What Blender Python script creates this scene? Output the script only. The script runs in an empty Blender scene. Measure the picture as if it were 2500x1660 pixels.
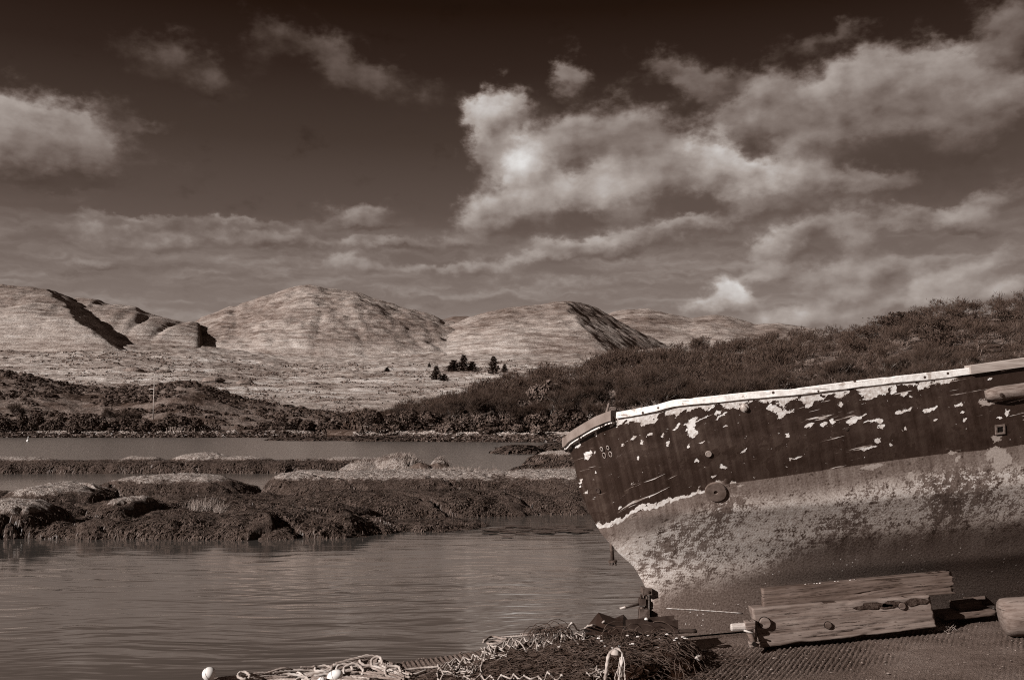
import bpy, math, random
import numpy as np
from mathutils import Vector, Matrix

# ------------------------------------------------------------------ camera, sky, sun, exposure
random.seed(7)
RNG = np.random.default_rng(11)
SC = bpy.context.scene
COL = SC.collection
F = 2430.0                       # focal length in photo pixels (photo 2500 wide)
EYE = 2.5
HOR = 1045.0                     # photo row of the horizon
PITCH = math.atan((HOR - 830.0) / F)
cp, sp = math.cos(PITCH), math.sin(PITCH)

def P(px, py, Y):
    """world point seen at photo pixel (px,py) at ground distance Y (numpy friendly)"""
    u = np.asarray(px, float) - 1250.0
    w = 830.0 - np.asarray(py, float)
    fw = F * cp - w * sp
    up = w * cp + F * sp
    Y = np.asarray(Y, float)
    x, y, z = np.broadcast_arrays(u / fw * Y, Y, EYE + up / fw * Y)
    return np.stack([x, y, z], -1)

def PROJ(p):
    p = np.asarray(p, float)
    x, y, z = p[..., 0], p[..., 1], p[..., 2] - EYE
    d = y * cp + z * sp
    up = z * cp - y * sp
    return np.stack([1250 + F * x / d, 830 - F * up / d], -1)

cam = bpy.data.cameras.new("camera")
cam.lens = 36.0 * F / 2500.0
cam.sensor_width = 36.0
cam.clip_start = 0.05
cam.clip_end = 30000
camo = bpy.data.objects.new("camera", cam)
camo.location = (0, 0, EYE)
camo.rotation_euler = (math.pi / 2 + PITCH, 0, 0)
COL.objects.link(camo)
SC.camera = camo

SC.view_settings.view_transform = 'Standard'
SC.view_settings.look = 'None'
SC.view_settings.gamma = 1.0
SC.view_settings.exposure = 0.45
SC.view_settings.use_curve_mapping = False

SC.cycles.use_denoising = False
SC.cycles.filter_width = 1.1
SC.cycles.max_bounces = 4
SC.cycles.diffuse_bounces = 2
SC.cycles.glossy_bounces = 2
SC.cycles.caustics_reflective = False
SC.cycles.caustics_refractive = False

SUN_EL = math.radians(24)
SUN_DIR = Vector((-0.84 * math.cos(SUN_EL), -0.5426 * math.cos(SUN_EL), math.sin(SUN_EL)))

# ------------------------------------------------------------------ sepia tone: photo greys -> linear rgb
_TAB = np.array([(0, 0, 0), (20, 11, 6), (35, 22, 15), (50, 37, 31), (70, 57, 50), (100, 86, 79), (130, 117, 110),
                 (170, 159, 152), (205, 199, 195), (240, 239, 237), (255, 255, 255)], float) / 255
_LIN = np.where(_TAB <= 0.04045, _TAB / 12.92, ((_TAB + 0.055) / 1.055) ** 2.4)
_LUM = _LIN @ np.array([0.2126, 0.7152, 0.0722])

def sep(l):
    return tuple(float(np.interp(l, _LUM, _LIN[:, k])) for k in range(3)) + (1.0,)

def s8(v):
    """linear luminance of an 8-bit grey"""
    v = v / 255
    return v / 12.92 if v <= 0.04045 else ((v + 0.055) / 1.055) ** 2.4

# ------------------------------------------------------------------ node helper
class NG:
    def __init__(self, nt):
        self.nt = nt
        self.n = nt.nodes
        self.l = nt.links

    def node(self, t, **kw):
        nd = self.n.new(t)
        for k, v in kw.items():
            setattr(nd, k, v)
        return nd

    def put(self, sock, v):
        if v is None:
            return
        if isinstance(v, bpy.types.NodeSocket):
            self.l.new(v, sock)
        else:
            sock.default_value = v

    def m(self, op, a, b=None, c=None, clamp=False):
        nd = self.node('ShaderNodeMath', operation=op, use_clamp=clamp)
        for i, v in enumerate((a, b, c)):
            self.put(nd.inputs[i], v)
        return nd.outputs[0]

    def v(self, op, a, b=None, c=None, scale=None):
        nd = self.node('ShaderNodeVectorMath', operation=op)
        for i, x in enumerate((a, b, c)):
            self.put(nd.inputs[i], x)
        if scale is not None:
            self.put(nd.inputs['Scale'], scale)
        return nd.outputs['Value'] if op in ('LENGTH', 'DOT_PRODUCT', 'DISTANCE') else nd.outputs[0]

    def xyz(self, a):
        nd = self.node('ShaderNodeSeparateXYZ')
        self.l.new(a, nd.inputs[0])
        return nd.outputs[0], nd.outputs[1], nd.outputs[2]

    def comb(self, x, y, z=0.0):
        nd = self.node('ShaderNodeCombineXYZ')
        for i, q in enumerate((x, y, z)):
            self.put(nd.inputs[i], q)
        return nd.outputs[0]

    def noise(self, vec, scale, detail=4, rough=0.55, dist=0.0, lac=2.0, color=False):
        nd = self.node('ShaderNodeTexNoise')
        self.put(nd.inputs['Vector'], vec)
        nd.inputs['Scale'].default_value = scale
        nd.inputs['Detail'].default_value = detail
        nd.inputs['Roughness'].default_value = rough
        nd.inputs['Lacunarity'].default_value = lac
        nd.inputs['Distortion'].default_value = dist
        return nd.outputs['Color' if color else 'Fac']

    def voronoi(self, vec, scale, feature='F1', out='Distance', rnd=1.0):
        nd = self.node('ShaderNodeTexVoronoi', feature=feature)
        self.put(nd.inputs['Vector'], vec)
        nd.inputs['Scale'].default_value = scale
        nd.inputs['Randomness'].default_value = rnd
        return nd.outputs[out]

    def ss(self, x, a, b, to0=0.0, to1=1.0):
        nd = self.node('ShaderNodeMapRange', interpolation_type='SMOOTHSTEP')
        self.put(nd.inputs[0], x)
        for i, q in enumerate((a, b, to0, to1)):
            self.put(nd.inputs[i + 1], q)
        return nd.outputs[0]

    def lin(self, x, a, b, to0=0.0, to1=1.0):
        nd = self.node('ShaderNodeMapRange')
        self.put(nd.inputs[0], x)
        for i, q in enumerate((a, b, to0, to1)):
            self.put(nd.inputs[i + 1], q)
        return nd.outputs[0]

    def ramp(self, fac, stops):
        nd = self.node('ShaderNodeValToRGB')
        cr = nd.color_ramp
        while len(cr.elements) < len(stops):
            cr.elements.new(0.5)
        for e, (p, c) in zip(cr.elements, stops):
            e.position = p
            e.color = c if not isinstance(c, float) else sep(c)
        self.put(nd.inputs[0], fac)
        return nd.outputs[0]

    def sepia(self, lum):
        """luminance socket -> sepia colour through the photo's tone table"""
        t = self.m('POWER', self.m('MAXIMUM', lum, 0.0), 0.4545)
        pts = [(float(L) ** 0.4545, tuple(_LIN[i]) + (1.0,)) for i, L in enumerate(_LUM)]
        return self.ramp(t, pts)

    def mix(self, f, a, b):
        nd = self.node('ShaderNodeMix', data_type='RGBA')
        self.put(nd.inputs[0], f)
        self.put(nd.inputs[6], a)
        self.put(nd.inputs[7], b)
        return nd.outputs[2]

    def mixf(self, f, a, b):
        nd = self.node('ShaderNodeMix', data_type='FLOAT')
        self.put(nd.inputs[0], f)
        self.put(nd.inputs[2], a)
        self.put(nd.inputs[3], b)
        return nd.outputs[0]

    def bump(self, h, strength, dist, normal=None):
        nd = self.node('ShaderNodeBump')
        nd.inputs['Strength'].default_value = strength
        nd.inputs['Distance'].default_value = dist
        self.put(nd.inputs['Height'], h)
        if normal is not None:
            self.put(nd.inputs['Normal'], normal)
        return nd.outputs[0]

    def blobs(self, vec, items, warp=None):
        """items: (cx, cy, rx, ry, angle, weight, value). returns summed vector (weight, weight*value, 0)"""
        acc = (0.0, 0.0, 0.0)
        for cx, cy, rx, ry, ang, w, val in items:
            if abs(ang) < 1e-4:
                q = self.v('MULTIPLY_ADD', vec, (1 / rx, 1 / ry, 0.0), (-cx / rx, -cy / ry, 0.0))
            else:
                ca, sa = math.cos(ang), math.sin(ang)
                r = self.v('SUBTRACT', vec, (cx, cy, 0.0))
                u = self.v('DOT_PRODUCT', r, (ca / rx, sa / rx, 0.0))
                w_ = self.v('DOT_PRODUCT', r, (-sa / ry, ca / ry, 0.0))
                d2 = self.m('MULTIPLY_ADD', w_, w_, self.m('MULTIPLY', u, u))
                q = None
                sh = self.m('MULTIPLY_ADD', w_, 0.85, self.m('MULTIPLY', u, -0.45))
            if q is not None:
                d2 = self.v('DOT_PRODUCT', q, q)
                sh = self.v('DOT_PRODUCT', q, (-0.45, 0.85, 0.0))
            g = self.m('POWER', 0.36788, d2)
            acc = self.v('MULTIPLY_ADD', self.comb(g, g, self.m('MULTIPLY', g, sh)), (w, w * val, w), acc)
        return acc

# ------------------------------------------------------------------ sky
world = bpy.data.worlds.new("World")
SC.world = world
world.use_nodes = True
wn = world.node_tree
wn.nodes.clear()

def azel(px, py):
    p = P(px, py, 1.0) - np.array([0, 0, EYE])
    p = p / np.linalg.norm(p)
    return math.degrees(math.atan2(p[0], p[1])), math.degrees(math.asin(p[2]))

DEG = 2500 / 54.4 / 1.04          # photo pixels per degree, roughly
# cloud bodies: photo centre, radii (px), tilt deg, weight, brightness (8-bit)
CL = [
 (70, 335, 120, 62, 0, 1.1, 128), (190, 352, 70, 50, -35, .7, 122), (120, 390, 150, 28, 0, .45, 106), (20, 300, 60, 40, 0, .6, 126),
 (430, 150, 95, 45, -20, .38, 78), (520, 190, 45, 30, -40, .25, 72), (390, 195, 70, 22, 0, .2, 66),
 (720, 110, 95, 36, -20, .30, 72), (820, 160, 90, 42, -35, .33, 76), (930, 205, 120, 40, -15, .33, 82), (660, 130, 60, 30, 0, .2, 62),
 (310, 280, 40, 36, -45, .28, 78), (350, 315, 70, 16, 0, .33, 84),
 (1205, 300, 42, 62, 10, 1.0, 168), (1165, 270, 28, 28, 0, .5, 150), (1250, 260, 40, 34, 0, .5, 140), (1190, 380, 40, 50, 0, .45, 122),
 (1290, 430, 62, 70, 0, 1.0, 178), (1300, 510, 60, 45, -30, .6, 140), (1180, 545, 62, 50, 0, .75, 140), (1370, 350, 70, 40, 0, .55, 128),
 (1480, 330, 95, 60, 0, .6, 112), (1590, 350, 70, 55, 0, .65, 122), (1420, 470, 60, 42, 0, .7, 146), (1530, 470, 75, 60, 0, .95, 166),
 (1540, 420, 70, 40, 0, .6, 138), (1650, 400, 55, 40, 0, .6, 136), (1735, 395, 55, 45, -35, 1.0, 172), (1770, 440, 60, 36, 0, .6, 150), (1850, 470, 70, 46, 0, .8, 156),
 (1930, 410, 75, 46, 25, .9, 152), (1960, 450, 70, 40, 0, .6, 146), (2060, 440, 70, 26, 0, .5, 126), (2180, 440, 75, 22, 0, .45, 124),
 (1395, 190, 42, 34, -20, .65, 118), (1370, 170, 30, 16, 0, .3, 100), (1620, 165, 60, 28, -15, .4, 90), (1690, 205, 50, 32, 0, .55, 104), (1760, 205, 70, 26, 0, .4, 92),
 (1880, 230, 55, 45, 20, .75, 118), (1810, 300, 70, 42, 0, .7, 116), (1950, 280, 70, 46, 0, .7, 120), (2080, 200, 80, 56, 20, .9, 126), (2130, 280, 80, 60, 0, .8, 124),
 (2260, 190, 80, 50, 0, .9, 126), (2370, 230, 90, 60, -30, .9, 124), (2330, 310, 60, 60, -20, .6, 114), (2450, 230, 70, 40, 0, .6, 112), (2040, 320, 90, 40, 0, .5, 108),
 (2480, 70, 60, 55, 0, .6, 96), (2440, 130, 40, 36, 0, .35, 80), (2000, 100, 55, 20, 15, .35, 80), (2060, 80, 24, 20, 0, .3, 76),
 (420, 545, 200, 11, 0, .5, 112), (600, 548, 110, 10, -5, .4, 114), (330, 590, 110, 26, 0, .6, 120), (560, 585, 150, 20, 0, .45, 114), (780, 590, 180, 16, 0, .5, 118), (880, 525, 62, 22, 0, .55, 122), (860, 550, 110, 12, 0, .4, 116),
 (980, 600, 170, 13, 0, .45, 126), (280, 642, 130, 10, 0, .35, 112), (860, 655, 70, 26, 0, .5, 134), (1080, 660, 160, 13, 0, .4, 134), (640, 640, 200, 12, 0, .3, 116), (1300, 635, 170, 14, 6, .45, 134), (1500, 600, 200, 26, 6, .5, 130), (1660, 560, 130, 20, 8, .6, 132), (1420, 600, 120, 12, 0, .4, 134), (1380, 690, 260, 18, 0, .3, 132),
 (60, 690, 60, 8, 0, .3, 118), (150, 560, 40, 10, 0, .2, 98),
 (1890, 620, 46, 40, 30, .7, 140), (1960, 575, 46, 30, 25, .65, 136), (2060, 560, 70, 40, -20, .6, 132), (2110, 615, 30, 40, 30, .5, 130), (1880, 675, 70, 18, 0, .5, 132), (2030, 680, 90, 30, 20, .45, 132), (2120, 690, 60, 40, 30, .55, 140), (2060, 730, 60, 24, 0, .4, 138),
 (1750, 745, 46, 20, 0, 1.0, 178), (1790, 722, 38, 24, -30, 1.0, 182), (1830, 745, 26, 18, 0, .5, 150), (1690, 752, 26, 14, 0, .35, 138),
 (1900, 785, 52, 26, 0, .8, 150), (1980, 780, 60, 30, 25, .45, 142), (2250, 690, 24, 36, 0, .35, 138), (2330, 690, 110, 30, 15, .45, 140), (2420, 660, 110, 26, 15, .45, 136), (2410, 720, 120, 20, 5, .6, 150), (2200, 650, 120, 16, 5, .4, 130),
 (2300, 540, 130, 20, -15, .5, 120), (2420, 500, 90, 30, 20, .5, 122), (2200, 545, 90, 14, -10, .45, 120), (2150, 760, 120, 16, 10, .45, 142),
]
# soft grey undersides
DK = [(1400, 545, 210, 28, 4, .9, 84), (1680, 500, 170, 30, 0, .8, 82), (2000, 500, 170, 30, 0, .8, 84), (2250, 385, 190, 50, 0, .9, 66), (2130, 355, 130, 24, 0, .5, 72), (1980, 625, 56, 22, 0, .9, 92), (2050, 600, 34, 18, -30, .8, 92),
      (1500, 390, 130, 40, 0, .4, 92), (2330, 450, 150, 30, 0, .7, 78), (2180, 600, 110, 18, 0, .5, 98), (1860, 370, 150, 24, 0, .6, 62), (110, 430, 170, 26, 0, .7, 66), (2450, 590, 120, 22, 0, .5, 100), (1330, 320, 50, 60, 0, .5, 84)]

def build_sky():
    g = NG(wn)
    d = g.v('NORMALIZE', g.node('ShaderNodeTexCoord').outputs['Generated'])
    dx, dy, dz = g.xyz(d)
    az = g.m('MULTIPLY', g.m('ARCTAN2', dx, dy), 57.29578)
    el = g.m('MULTIPLY', g.m('ARCSINE', dz), 57.29578)
    # cloud coordinates in degrees; rows of cloud flatten towards the horizon
    q = g.comb(az, el, 0.0)
    qs = g.v('MULTIPLY', q, (1.0, 1.45, 1.0))
    w1 = g.v('SUBTRACT', g.noise(qs, 0.42, 3, 0.55, color=True), (.5, .5, .5))
    w2 = g.v('SUBTRACT', g.noise(qs, 1.3, 6, 0.6, color=True), (.5, .5, .5))
    lowk = g.ss(el, 3.0, 14.0, 0.45, 1.0)
    qw = g.v('ADD', q, g.v('SCALE', w1, scale=g.m('MULTIPLY', lowk, 1.7)))
    qw = g.v('ADD', qw, g.v('SCALE', g.v('MULTIPLY', w2, (1.0, .8, 0)), scale=g.m('MULTIPLY', lowk, 1.45)))
    def conv(L):
        out = []
        for px, py, rx, ry, an, w, val in L:
            a, e = azel(px, py)
            out.append((a, e, 1.10 * rx / DEG, 1.12 * ry / DEG, math.radians(an), w, s8(val)))
        return out
    acc = g.blobs(qw, conv(CL))
    dens, lumw, shw = g.xyz(acc)
    dk = g.blobs(qw, conv(DK))
    dkd, dkl, _ = g.xyz(dk)
    fine = g.noise(qs, 0.36, 5, 0.48)
    fine_off = g.noise(g.v('ADD', qs, (-0.55, 0.75, 0.0)), 0.36, 5, 0.48)
    relief = g.m('SUBTRACT', fine, fine_off)
    fine = g.m('ADD', fine, g.m('MULTIPLY', g.m('SUBTRACT', g.noise(qs, 1.6, 5, 0.6), .5), .35))
    lum_c = g.m('DIVIDE', lumw, g.m('MAXIMUM', dens, 0.02))
    # clouds beyond the frame: same kind of broken cumulus on a flat cloud deck
    deck = g.comb(g.m('DIVIDE', dx, g.m('ADD', g.m('MAXIMUM', dz, 0.0), 0.12)), g.m('DIVIDE', dy, g.m('ADD', g.m('MAXIMUM', dz, 0.0), 0.12)), 0.0)
    gen = g.ss(g.noise(deck, 0.9, 6, 0.58), 0.50, 0.72)
    outside = g.m('MAXIMUM', g.ss(g.m('ABSOLUTE', az), 29.0, 36.0), g.ss(el, 24.0, 30.0))
    gen = g.m('MULTIPLY', gen, outside)
    a_c = g.m('MULTIPLY', g.ss(g.m('ADD', dens, g.m('MULTIPLY', g.m('SUBTRACT', fine, 0.5), 0.75)), 0.04, 0.56), 0.96)
    a_d = g.m('MULTIPLY', g.ss(g.m('ADD', dkd, g.m('MULTIPLY', g.m('SUBTRACT', fine, 0.5), 0.5)), 0.02, 0.9), 0.75)
    # clear sky: Nishita brightness, darkened upward as through a red filter
    sky = g.node('ShaderNodeTexSky', sky_type='NISHITA')
    sky.sun_disc = False
    sky.sun_elevation = SUN_EL
    sky.sun_rotation = math.atan2(SUN_DIR.x, SUN_DIR.y)
    bw = g.node('ShaderNodeRGBToBW')
    g.l.new(sky.outputs[0], bw.inputs[0])
    nish = g.m('POWER', g.m('MAXIMUM', bw.outputs[0], 0.01), 0.25)
    nish = g.m('MULTIPLY', nish, NISH_K)
    elt = g.m('DIVIDE', g.m('MAXIMUM', el, 0.0), 30.0)
    stops = [(0.0, 133), (4 / 30, 126), (8 / 30, 108), (12 / 30, 82), (16 / 30, 62), (20 / 30, 42), (23.5 / 30, 25), (1.0, 20)]
    grad = g.node('ShaderNodeValToRGB')
    cr = grad.color_ramp
    while len(cr.elements) < len(stops):
        cr.elements.new(0.5)
    for e_, (p_, v_) in zip(cr.elements, stops):
        e_.position = p_
        e_.color = (s8(v_),) * 3 + (1,)
    g.l.new(elt, grad.inputs[0])
    bwg = g.node('ShaderNodeRGBToBW')
    g.l.new(grad.outputs[0], bwg.inputs[0])
    clear = g.m('MULTIPLY', bwg.outputs[0], nish)
    L = g.mixf(a_d, clear, g.m('DIVIDE', dkl, g.m('MAXIMUM', dkd, 0.02)))
    lit = g.m('ADD', 1.0, g.m('MULTIPLY', relief, 1.9))
    # thin layered cloud low over the hills
    st = g.v('MULTIPLY', g.v('ADD', q, g.v('SCALE', w1, scale=1.2)), (0.075, 0.62, 1.0))
    sn = g.noise(st, 1.0, 5, 0.56)
    sn2 = g.noise(g.v('ADD', st, (-.02, .16, 0)), 1.0, 5, 0.56)
    lay = g.m('MULTIPLY', g.ss(sn, 0.35, 0.62), g.m('MULTIPLY', g.ss(el, 12.5, 8.0), g.ss(el, -1.0, 2.0)))
    L = g.mixf(g.m('MULTIPLY', lay, .8), L, g.m('MULTIPLY', s8(128), g.m('ADD', 1.0, g.m('MULTIPLY', g.m('SUBTRACT', sn, sn2), 2.6))))
    vol = g.m('ADD', 1.0, g.m('MULTIPLY', g.m('DIVIDE', shw, g.m('MAXIMUM', dens, 0.15)), 0.62))
    L = g.mixf(a_c, L, g.m('MULTIPLY', g.m('MULTIPLY', lum_c, g.m('MAXIMUM', vol, 0.3)), lit))
    L = g.mixf(g.m('MULTIPLY', a_d, .62), L, g.m('DIVIDE', dkl, g.m('MAXIMUM', dkd, 0.02)))
    L = g.mixf(gen, L, g.m('MULTIPLY', s8(128), lit))
    L = g.m('MULTIPLY', L, g.ss(el, -6.0, -1.0, 0.25, 1.0))
    bg = g.node('ShaderNodeBackground')
    g.l.new(g.sepia(L), bg.inputs[0])
    bg.inputs[1].default_value = 0.72
    out = g.node('ShaderNodeOutputWorld')
    g.l.new(bg.outputs[0], out.inputs[0])

NISH_K = 0.75
build_sky()
world.cycles.sampling_method = 'MANUAL'
world.cycles.sample_map_resolution = 256

sun = bpy.data.lights.new("sun", 'SUN')
sun.energy = 5.0
sun.angle = math.radians(0.5)
sun.color = (1.0, 0.95, 0.91)
suno = bpy.data.objects.new("sun", sun)
suno.rotation_euler = SUN_DIR.to_track_quat('Z', 'Y').to_euler()
suno.location = (-30, -20, 40)
COL.objects.link(suno)

# ------------------------------------------------------------------ mesh helpers
def mesh(name, V, faces, smooth=True, uv=None, attrs=None):
    V = np.ascontiguousarray(V, np.float32).reshape(-1, 3)
    me = bpy.data.meshes.new(name)
    if isinstance(faces, np.ndarray):
        k = faces.shape[1]
        idx = faces.astype(np.int32).ravel()
        nl = np.full(len(faces), k, np.int32)
    else:
        nl = np.array([len(f) for f in faces], np.int32)
        idx = np.array([i for f in faces for i in f], np.int32)
    me.vertices.add(len(V))
    me.vertices.foreach_set("co", V.ravel())
    me.loops.add(len(idx))
    me.loops.foreach_set("vertex_index", idx)
    me.polygons.add(len(nl))
    st = np.concatenate([[0], np.cumsum(nl)[:-1]]).astype(np.int32)
    me.polygons.foreach_set("loop_start", st)
    me.polygons.foreach_set("loop_total", nl)
    me.polygons.foreach_set("use_smooth", np.full(len(nl), smooth, bool))
    if uv is not None:
        ly = me.uv_layers.new(name="uv")
        ly.data.foreach_set("uv", np.asarray(uv, np.float32).reshape(-1, 2)[idx].ravel())
    if attrs:
        for k_, a in attrs.items():
            at = me.attributes.new(k_, 'FLOAT', 'POINT')
            at.data.foreach_set("value", np.asarray(a, np.float32).ravel())
    me.update(calc_edges=True)
    return me

def gridfaces(h, w, flip=False):
    i = np.arange(h * w).reshape(h, w)
    f = np.stack([i[:-1, :-1], i[:-1, 1:], i[1:, 1:], i[1:, :-1]], -1).reshape(-1, 4)
    return f[:, ::-1].copy() if flip else f

class MB:
    """collects pieces into one mesh"""
    def __init__(self):
        self.V, self.Fc, self.n = [], [], 0
    def add(self, V, faces):
        V = np.asarray(V, float).reshape(-1, 3)
        self.V.append(V)
        if isinstance(faces, np.ndarray):
            self.Fc.extend((faces + self.n).tolist())
        else:
            self.Fc.extend([[i + self.n for i in f] for f in faces])
        self.n += len(V)
        return self
    def mesh(self, name, smooth=True):
        return mesh(name, np.concatenate(self.V), self.Fc, smooth)

def tube(pts, r, k=6, caps=True, lobes=0, twist=0.0, lob=0.25):
    pts = np.asarray(pts, float)
    n = len(pts)
    r = np.broadcast_to(np.asarray(r, float), (n,))
    T = np.gradient(pts, axis=0)
    T /= np.linalg.norm(T, axis=1, keepdims=True) + 1e-12
    up = np.array([0, 0, 1.0])
    if abs(T[0] @ up) > 0.9:
        up = np.array([0, 1.0, 0])
    N = np.zeros_like(T)
    nprev = np.cross(np.cross(T[0], up), T[0])
    for i in range(n):
        v = nprev - T[i] * (nprev @ T[i])
        v /= np.linalg.norm(v) + 1e-12
        N[i] = v
        nprev = v
    B = np.cross(T, N)
    a = np.arange(k) / k * 2 * math.pi
    s = np.concatenate([[0], np.cumsum(np.linalg.norm(np.diff(pts, axis=0), axis=1))])
    A = a[None, :] + 0 * s[:, None]
    rr = np.repeat(r[:, None], k, 1)
    if lobes:
        rr = rr * (1 + lob * np.cos(lobes * (A - twist * s[:, None])))
    V = pts[:, None] + rr[..., None] * (np.cos(A)[..., None] * N[:, None] + np.sin(A)[..., None] * B[:, None])
    fs = []
    for i in range(n - 1):
        for j in range(k):
            j2 = (j + 1) % k
            fs.append([i * k + j, i * k + j2, (i + 1) * k + j2, (i + 1) * k + j])
    if caps:
        fs.append(list(range(k))[::-1])
        fs.append([(n - 1) * k + j for j in range(k)])
    return V.reshape(-1, 3), fs

def box8(lo, hi):
    (x0, y0, z0), (x1, y1, z1) = lo, hi
    V = [(x0, y0, z0), (x1, y0, z0), (x1, y1, z0), (x0, y1, z0), (x0, y0, z1), (x1, y0, z1), (x1, y1, z1), (x0, y1, z1)]
    return V, [[0, 3, 2, 1], [4, 5, 6, 7], [0, 1, 5, 4], [1, 2, 6, 5], [2, 3, 7, 6], [3, 0, 4, 7]]

def lathe(prof, c, axis, k=20):
    """prof: list of (r, h) along axis from c"""
    ax = np.asarray(axis, float)
    ax /= np.linalg.norm(ax)
    t = np.array([0, 0, 1.0]) if abs(ax[2]) < 0.9 else np.array([1.0, 0, 0])
    n1 = np.cross(ax, t); n1 /= np.linalg.norm(n1)
    n2 = np.cross(ax, n1)
    V = []
    for r, h in prof:
        for j in range(k):
            a = 2 * math.pi * j / k
            V.append(np.asarray(c) + ax * h + r * (math.cos(a) * n1 + math.sin(a) * n2))
    fs = []
    for i in range(len(prof) - 1):
        for j in range(k):
            j2 = (j + 1) % k
            fs.append([i * k + j, i * k + j2, (i + 1) * k + j2, (i + 1) * k + j])
    fs.append(list(range(k))[::-1])
    fs.append([(len(prof) - 1) * k + j for j in range(k)])
    return np.array(V), fs

# value noise -----------------------------------------------------------------
def _h(i, j, s):
    n = (i * 374761393 + j * 668265263 + s * 974711 + 1013904223) & 0xFFFFFFFF
    n = ((n ^ (n >> 13)) * 1274126177) & 0xFFFFFFFF
    n = n ^ (n >> 16)
    return (n & 0xFFFF) / 32767.5 - 1.0

def vn(x, y, s=0):
    x = np.asarray(x, float); y = np.asarray(y, float)
    xi = np.floor(x).astype(np.int64); yi = np.floor(y).astype(np.int64)
    fx = x - xi; fy = y - yi
    fx = fx * fx * fx * (fx * (fx * 6 - 15) + 10); fy = fy * fy * fy * (fy * (fy * 6 - 15) + 10)
    a = _h(xi, yi, s); b = _h(xi + 1, yi, s); c = _h(xi, yi + 1, s); d = _h(xi + 1, yi + 1, s)
    return (a * (1 - fx) + b * fx) * (1 - fy) + (c * (1 - fx) + d * fx) * fy

def fbm(x, y, o=4, s=0, gain=0.5, lac=2.03):
    t = 0.0; a = 1.0; n = 0.0
    for k in range(o):
        t = t + a * vn(x, y, s + k * 17)
        n += a
        c_, s_ = 0.8, 0.6
        x, y = (c_ * x - s_ * y) * lac, (s_ * x + c_ * y) * lac
        a *= gain
    return t / n

# objects ----------------------------------------------------------------------
def obj(name, me, mat=None, parent=None, loc=None, base=None):
    o = bpy.data.objects.new(name, me)
    COL.objects.link(o)
    if mat is not None and me is not None and len(me.materials) == 0:
        me.materials.append(mat)
    if parent is not None:
        o.parent = parent
        if base is not None:               # mesh is written in world coordinates
            o.location = (-base[0], -base[1], -base[2])
    elif loc is not None:
        o.location = loc
    return o

def tag(o, label=None, cat=None, group=None, kind=None):
    if label: o["label"] = label
    if cat: o["category"] = cat
    if group: o["group"] = group
    if kind: o["kind"] = kind
    return o

class Thing:
    """an Empty at the thing's base whose parts are written in world coordinates"""
    def __init__(self, name, label, cat, base, group=None):
        self.base = tuple(float(b) for b in base)
        self.o = bpy.data.objects.new(name, None)
        self.o.empty_display_size = 0.1
        self.o.location = self.base
        COL.objects.link(self.o)
        tag(self.o, label, cat, group)
    def part(self, name, me, mat, label=None, kind=None):
        p = obj(name, me, mat, self.o, base=self.base)
        if label: p["label"] = label
        if kind: p["kind"] = kind
        return p
    def sub(self, par, name, me, mat, label=None, kind=None):
        p = bpy.data.objects.new(name, me)
        COL.objects.link(p)
        if len(me.materials) == 0: me.materials.append(mat)
        p.parent = par
        if label: p["label"] = label
        if kind: p["kind"] = kind
        return p

# ------------------------------------------------------------------ materials
def mat(name, build, rough=0.9, spec=0.2):
    mt = bpy.data.materials.new(name)
    mt.use_nodes = True
    nt = mt.node_tree
    nt.nodes.clear()
    g = NG(nt)
    out = g.node('ShaderNodeOutputMaterial')
    b = g.node('ShaderNodeBsdfPrincipled')
    b.inputs['Roughness'].default_value = rough
    b.inputs['Specular IOR Level'].default_value = spec
    g.l.new(b.outputs[0], out.inputs[0])
    g.pos = g.node('ShaderNodeNewGeometry').outputs['Position']
    tc = g.node('ShaderNodeTexCoord')
    g.objc = tc.outputs['Object']
    g.uv = tc.outputs['UV']
    g.b = b
    build(g, b)
    return mt

def simple(name, lo, hi, scale, rough=0.9, spec=0.2, detail=5, bump=0.0, bdist=0.02, stretch=(1, 1, 1), obj_space=False, bscale=None, e0=.35, e1=.65):
    def bld(g, b):
        co = g.v('MULTIPLY', g.objc if obj_space else g.pos, stretch)
        n = g.noise(co, scale, detail, 0.6)
        g.l.new(g.sepia(g.lin(n, e0, e1, lo, hi)), b.inputs['Base Color'])
        if bump:
            n2 = g.noise(co, bscale or scale * 3, 5, 0.65)
            g.l.new(g.bump(n2, bump, bdist), b.inputs['Normal'])
    return mat(name, bld, rough, spec)

def attr(g, name):
    nd = g.node('ShaderNodeAttribute')
    nd.attribute_name = name
    return nd.outputs['Fac']
# ------------------------------------------------------------------ far land
def poly(px, pts):
    a = np.array(pts, float)
    return np.interp(px, a[:, 0], a[:, 1])

def hgt(py, d, px=1250):
    return P(px, py, d)[..., 2]

class Terr:
    def __init__(self, px, d, Z):
        self.px, self.d, self.Z = px, d, Z
        D, X = np.meshgrid(d, px, indexing='ij')
        self.X = (X - 1250) / F * D
        self.Y = D
    def mesh(self, name, attrs=None):
        V = np.stack([self.X, self.Y, self.Z], -1)
        return mesh(name, V, gridfaces(len(self.d), len(self.px)), True, attrs=attrs)
    def z(self, px, d):
        i = np.clip(np.interp(d, self.d, np.arange(len(self.d))), 0, len(self.d) - 1.001)
        j = np.clip(np.interp(px, self.px, np.arange(len(self.px))), 0, len(self.px) - 1.001)
        i0 = np.floor(i).astype(int); j0 = np.floor(j).astype(int)
        a, b = i - i0, j - j0
        Z = self.Z
        return (Z[i0, j0] * (1 - a) + Z[i0 + 1, j0] * a) * (1 - b) + (Z[i0, j0 + 1] * (1 - a) + Z[i0 + 1, j0 + 1] * a) * b

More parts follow.
